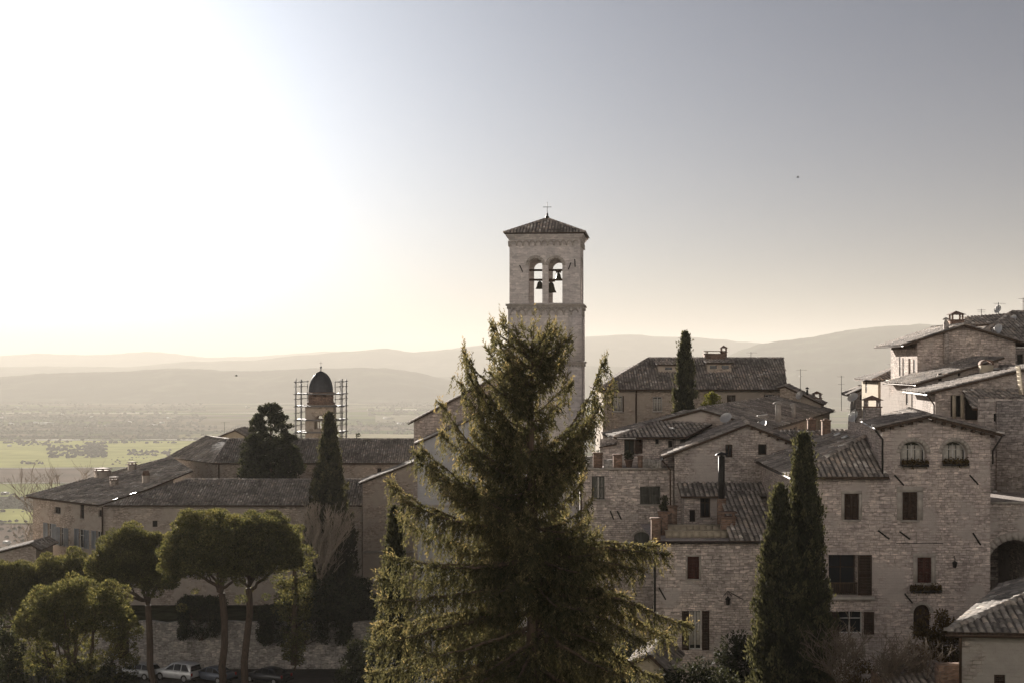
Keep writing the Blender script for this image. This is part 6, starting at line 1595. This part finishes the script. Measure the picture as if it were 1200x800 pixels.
# ================================================================ parked cars
def car_paint(name, c):
    m, nt, b = mat_new(name); b.inputs["Base Color"].default_value = (*c, 1); b.inputs["Roughness"].default_value = .32; b.inputs["Metallic"].default_value = .35; b.inputs["Coat Weight"].default_value = .4
    nz = N(nt, "ShaderNodeTexNoise", i_Scale=2.0); tc = N(nt, "ShaderNodeTexCoord"); nt.links.new(tc.outputs["Object"], nz.inputs["Vector"])
    rp = ramp(nt, [(.3, tuple(x * .85 for x in c)), (.7, c)]); nt.links.new(nz.outputs[0], rp.inputs[0]); nt.links.new(rp.outputs[0], b.inputs["Base Color"]); return m
M['tyre'] = plain('rubber', (.02, .02, .02), .9); M['lamp_red'] = plain('rear_light_red', (.25, .02, .02), .3); M['lamp_clear'] = plain('headlight_clear', (.5, .5, .5), .2, .05, 6, 0, .5); M['alloy'] = plain('wheel_rim', (.35, .35, .36), .4, .1, 6, .7)
def car(label, px, py, dist, yaw, paint, kind='hatch'):
    zg = -30.1; c = Vector((PX(px, dist), dist, zg)); o = thing('parked_car', label, 'car', c, 'cars parked along the garden wall'); o.rotation_euler = (0, 0, yaw)
    Lh, Wh = (2.1, .86) if kind == 'hatch' else (2.3, .92)
    # side outline x forward, z up
    if kind == 'hatch': lower = [(-2.08, .35), (-2.1, .62), (-2.02, .95), (1.05, .95), (1.75, .82), (2.06, .66), (2.1, .4), (1.95, .28), (-1.95, .28)]; cab = [(-1.98, .93), (-1.62, 1.40), (-.9, 1.50), (.1, 1.47), (1.12, .93)]
    elif kind == 'suv': lower = [(-2.2, .42), (-2.24, .75), (-2.18, 1.06), (1.1, 1.06), (1.95, .98), (2.2, .8), (2.25, .45), (2.05, .33), (-2.05, .33)]; cab = [(-2.17, 1.04), (-2.02, 1.68), (-1.6, 1.76), (.2, 1.74), (1.15, 1.04)]
    else: lower = [(-2.2, .38), (-2.25, .66), (-2.18, .92), (-1.3, .96), (1.0, .94), (1.85, .82), (2.18, .64), (2.22, .4), (2.0, .28), (-2.0, .28)]; cab = [(-1.75, .93), (-1.05, 1.38), (-.3, 1.45), (.25, 1.41), (1.15, .92)]
    def loft(outline, w0, w1, zsplit):
        mb = MB(); z0, z1 = min(p[1] for p in outline), max(p[1] for p in outline); yw = lambda z: w0 + (w1 - w0) * (z - z0) / (z1 - z0)
        n = len(outline); Lf = [Vector((x, yw(z), z)) for x, z in outline]; Rt = [Vector((x, -yw(z), z)) for x, z in outline]
        for i in range(n):
            j = (i + 1) % n; mb.poly([Lf[i], Lf[j], Rt[j], Rt[i]])
        mb.poly(Lf[::-1]); mb.poly(Rt); return mb
    def put(name, mb, mats, par=None, bevel=0, smooth=False):
        me_o = mb.build(name, mats, None, smooth, (0, 0, 0)); me_o.parent = par or o
        if bevel:
            b = me_o.modifiers.new('soft', 'BEVEL'); b.width = bevel; b.segments = 2; b.limit_method = 'ANGLE'
        return me_o
    def weld(ob):
        bm = bmesh.new(); bm.from_mesh(ob.data); bmesh.ops.remove_doubles(bm, verts=bm.verts, dist=.001); bmesh.ops.recalc_face_normals(bm, faces=bm.faces); bm.to_mesh(ob.data); bm.free(); ob.data.update()
    body = put('body', loft(lower, Wh, Wh * .97, 0), paint, None, .07); weld(body); cb = put('cabin', loft(cab, Wh * .95, Wh * .72, 0), paint, None, .05); weld(cb)
    z0, z1 = cab[0][1], max(p[1] for p in cab); yw = lambda z: Wh * .95 + (Wh * .72 - Wh * .95) * (z - z0) / (z1 - z0)
    cx = sum(p[0] for p in cab) / len(cab); sh = [(cx + (x - cx) * .86, z0 + .06 + (z - z0) * .80) for x, z in cab]
    for s_ in (-1, 1):
        wn_ = MB(); 
        xs0, xs1 = sh[0][0], sh[-1][0]
        for (fa, fb) in ((0, .33), (.36, .64), (.67, 1.0)):
            xa, xb = xs0 + (xs1 - xs0) * fa, xs0 + (xs1 - xs0) * fb; topz = lambda x: float(np.interp(x, [p[0] for p in sh], [p[1] for p in sh]))
            ps = [(xa, sh[0][1]), (xb, sh[0][1]), (xb, max(sh[0][1] + .01, topz(xb))), ((xa + xb) / 2, topz((xa + xb) / 2)), (xa, max(sh[0][1] + .01, topz(xa)))]
            wn_.poly([Vector((x, s_ * (yw(z) + .012), z)) for x, z in (ps if s_ < 0 else ps[::-1])])
        put('side_window', wn_, M['glass'])
    def screen(a, b, nm, off):
        (x0, za), (x1, zb) = a, b; p, q = .12, .86; mb = MB(); A_ = Vector((x0 + (x1 - x0) * p, 0, za + (zb - za) * p)); B_ = Vector((x0 + (x1 - x0) * q, 0, za + (zb - za) * q)); nv = Vector((zb - za, 0, -(x1 - x0))).normalized() * off
        mb.poly([A_ + nv + Vector((0, yw(A_.z) * .9, 0)), A_ + nv - Vector((0, yw(A_.z) * .9, 0)), B_ + nv - Vector((0, yw(B_.z) * .88, 0)), B_ + nv + Vector((0, yw(B_.z) * .88, 0))]); put(nm, mb, M['glass'])
    screen(cab[0], cab[1], 'rear_window', -.02); screen(cab[-1], cab[-2], 'windscreen', .02)
    for x in (-Lh * .62, Lh * .64):
        for s_ in (-1, 1):
            w_ = MB(); R_ = .33 if kind != 'suv' else .38; k = 18; prof = [(R_ * .6, -.1), (R_, -.1), (R_, .1), (R_ * .6, .1)]
            for (ra, ya), (rb, yb) in zip(prof[:-1], prof[1:]):
                for q in range(k):
                    a0, a1 = 2 * math.pi * q / k, 2 * math.pi * (q + 1) / k; f = lambda r, y, a: Vector((x + r * math.cos(a), s_ * (Wh - .08) + y, R_ + r * math.sin(a)))
                    w_.poly([f(ra, ya, a0), f(ra, ya, a1), f(rb, yb, a1), f(rb, yb, a0)])
            wo_ = put('wheel', w_, M['tyre']); rm = MB(); rm.poly([Vector((x + R_ * .62 * math.cos(2 * math.pi * q / k), s_ * (Wh + .015), R_ + R_ * .62 * math.sin(2 * math.pi * q / k))) for q in range(k)]); put('rim', rm, M['alloy'], wo_)
    for s_ in (-1, 1):
        lm = MB(); lm.box((lower[1][0] + .03, s_ * Wh * .8, .82), (.1, .22, .28)); put('tail_light', lm, M['lamp_red']); lm = MB(); lm.box((2.05, s_ * Wh * .72, .68), (.18, .34, .14)); put('headlight', lm, M['lamp_clear'])
        mr = MB(); mr.box((.75, s_ * (Wh + .08), 1.0 if kind != 'suv' else 1.12), (.12, .18, .13)); put('wing_mirror', mr, paint)
    bp = MB(); bp.box((-Lh - .04, 0, .45), (.14, Wh * 1.9, .18)); put('bumper', bp, M['tyre'], None, .03)
    return o
P_SIL, P_WHI, P_BLU, P_DRK, P_GRY = car_paint('silver_paint', (.30, .31, .32)), car_paint('white_paint', (.62, .63, .64)), car_paint('blue_grey_paint', (.13, .15, .19)), car_paint('dark_paint', (.03, .032, .038)), car_paint('grey_paint', (.16, .16, .17))
car('silver hatchback parked left of the leaning pine trunk', 163, 777, 147, R(155), P_SIL, 'hatch')
car('white estate car parked just right of the leaning pine trunk', 209, 782, 146, R(152), P_WHI, 'suv')
car('blue grey car parked left of the two straight pine trunks', 249, 785, 145.5, R(150), P_BLU, 'saloon')
car('dark car with red tail lights parked right of the two straight pine trunks', 314, 787, 145, R(150), P_DRK, 'saloon')

# ================================================================ far away on the plain
def far_trees():
    mb = MB(); ic = bmesh.new(); bmesh.ops.create_icosphere(ic, subdivisions=1, radius=1.0); vs = [v.co.copy() for v in ic.verts]; fs = [tuple(v.index for v in f.verts) for f in ic.faces]; ic.free()
    def tree(x, y, r):
        j = [1 + random.uniform(-.25, .25) for _ in vs]; mb.mesh([(x + v.x * r * a * 1.35, y + v.y * r * a * 1.2, PLAIN + r * .7 + v.z * r * a * .95) for v, a in zip(vs, j)], fs, 0, random.random())
    def gp(px, py): d_ = -PLAIN * F / (py - HY); return PX(px, d_), d_
    for (xa, xb, ya, yb, n, r) in ((55, 125, 523, 536, 90, 8), (100, 122, 520, 534, 45, 9), (20, 60, 519, 522, 24, 6), (150, 200, 528, 534, 40, 6), (25, 50, 541, 544, 16, 5), (0, 210, 498, 519, 240, 8), (0, 240, 470, 500, 420, 12), (0, 340, 452, 470, 360, 17), (0, 40, 580, 600, 30, 6), (0, 40, 612, 640, 20, 4),
        (430, 560, 470, 486, 120, 12), (420, 600, 445, 462, 150, 18), (410, 560, 494, 508, 110, 8), (870, 1060, 452, 470, 150, 14), (860, 1060, 442, 450, 90, 20), (160, 350, 500, 515, 70, 8), (130, 200, 536, 545, 26, 4)):
        for i in range(int(n * 2.2)):
            px, py = random.uniform(xa, xb), random.uniform(ya, yb)
            if random.random() < .5: py = ya + (yb - ya) * round((py - ya) / max(1, yb - ya) * 3) / 3 + random.gauss(0, .25)
            x, y = gp(px, max(py, 436)); tree(x, y, r * random.uniform(.2, .62))
    o = mb.build('far_woods', leaf_mat('far_tree_leaves', [(0, (.05, .05, .03)), (1, (.085, .08, .05))], .05, 1.0)); tag(o, 'scattered trees and hedgerows out on the hazy plain', 'woods', kind='stuff')
far_trees()
M['pale_wall'] = plain('pale_render', (.6, .57, .5), .8, .1, .2); M['sheet_roof'] = plain('pale_sheet_roof', (.75, .73, .69), .6, .08, .1, .3, .5)
def farm(px, py, wpx, hpx=2.2, yaw=.15):
    d_ = -PLAIN * F / (py - HY); x = PX(px, d_); w_ = wpx / F * d_; h_ = hpx / F * d_ * .6; dp = max(w_ * .35, 12)
    o = thing('farm_building', 'small pale farm building far out on the hazy valley plain', 'farm building', (x, d_, PLAIN), 'far farm buildings on the plain'); o.rotation_euler = (0, 0, yaw)
    mb = MB(); mb.box((0, 0, h_ * .5), (w_, dp, h_)); b = mb.build('wall', M['pale_wall'], None); b.parent = o
    rf = MB(); e = dp * .06; rf.prism([Vector((-w_ * .52, -dp * .54, h_ + .02)), Vector((-w_ * .52, dp * .54, h_ + .02)), Vector((-w_ * .52, 0, h_ + dp * .22))], (w_ * 1.04, 0, 0)); b = rf.build('roof', M['sheet_roof'], None); b.parent = o
for a in ((14, 452.5, 3), (100, 468.5, 7), (3, 490, 8), (13, 497, 6), (42, 496, 6), (55, 497, 15), (152, 495, 3.5), (101, 500, 5), (128, 499.5, 12), (180, 498.5, 9), (190, 496, 6), (198, 490.5, 5), (20, 478, 5), (73, 486, 3), (11, 523, 4.5), (38, 586, 11), (6, 579, 9), (8, 637, 8), (107, 489, 4), (502, 467.5, 34), (470, 497, 9), (455, 491, 12), (452, 458, 16), (1000, 450, 7), (985, 457, 5), (930, 447, 8), (950, 461, 4), (290, 478, 5), (335, 487, 4), (320, 462, 5)):
    farm(*a)
# two birds in the sky
def bird(label, px, py, d_, s_):
    p = P3(px, py, d_); mb = MB()
    mb.tube([p + Vector((-.5, 0, .0)) * s_, p + Vector((-.25, 0, .03)) * s_, p, p + Vector((.3, 0, .02)) * s_, p + Vector((.42, 0, .04)) * s_], [.02 * s_, .09 * s_, .13 * s_, .09 * s_, .03 * s_], 6)
    for q in (-1, 1): mb.prism([p + Vector((.15, 0, .05)) * s_, p + Vector((-.12, 0, .05)) * s_, p + Vector((-.2, q * .45, .28)) * s_, p + Vector((-.05, q * .8, .2)) * s_, p + Vector((.12, q * .4, .28)) * s_], (0, 0, .03 * s_))
    o = mb.build('bird', M['iron'], None, False, p); tag(o, label, 'bird')
bird('tiny dark bird flying high in the sky right of the bell tower', 935, 208, 120, .3); bird('tiny dark bird low over the valley haze above the conifer', 277, 440, 120, .3)
# the dark planted slope between the garden wall and the spruce
for i, (px, y, dd, sx, sz, n_, lab) in enumerate(((425, 800, 118, 2.0, 3.4, 60, 'dark bush at the right end of the garden wall, left of the spruce'), (455, 800, 100, 2.2, 4.4, 70, 'tall dark bush behind the lower left boughs of the spruce'), (500, 790, 112, 3.0, 5.0, 80, 'dark thicket seen through the spruce boughs below the church wing'), (560, 770, 118, 3.0, 5.0, 80, 'dark thicket at the foot of the bell tower behind the spruce'), (655, 800, 90, 2.4, 3.6, 70, 'dark bush at the foot of the terrace house behind the spruce'), (715, 800, 86, 2.0, 2.6, 60, 'dark bush between the terrace house and the front house'))):
    shrub('shrub', lab, 'shrub', P3(px, y, dd), (sx, 1.2, sz), n_, 'leaf_dark', .2, 330, r=(.4, .75))
# ================================================================ the air
HAZE, HAZE_G = 0.9e-4, 0.2
hz = MB()
hz.box((0, 0, (PLAIN - 1.6 + 420.0) / 2), (54000, 54000, 420.0 - (PLAIN - 1.6)))
hm = bpy.data.materials.new('haze'); hm.use_nodes = True
hn = hm.node_tree; hn.nodes.clear()
pv = hn.nodes.new("ShaderNodeVolumePrincipled")
pv.inputs["Color"].default_value = (.60, .57, .525, 1)
pv.inputs["Density"].default_value = HAZE
pv.inputs["Anisotropy"].default_value = HAZE_G
ho = hn.nodes.new("ShaderNodeOutputMaterial"); hn.links.new(pv.outputs[0], ho.inputs["Volume"])
hazeo = hz.build('haze', hm); tag(hazeo, "pale sunlit haze filling the valley air", "haze", kind='stuff')
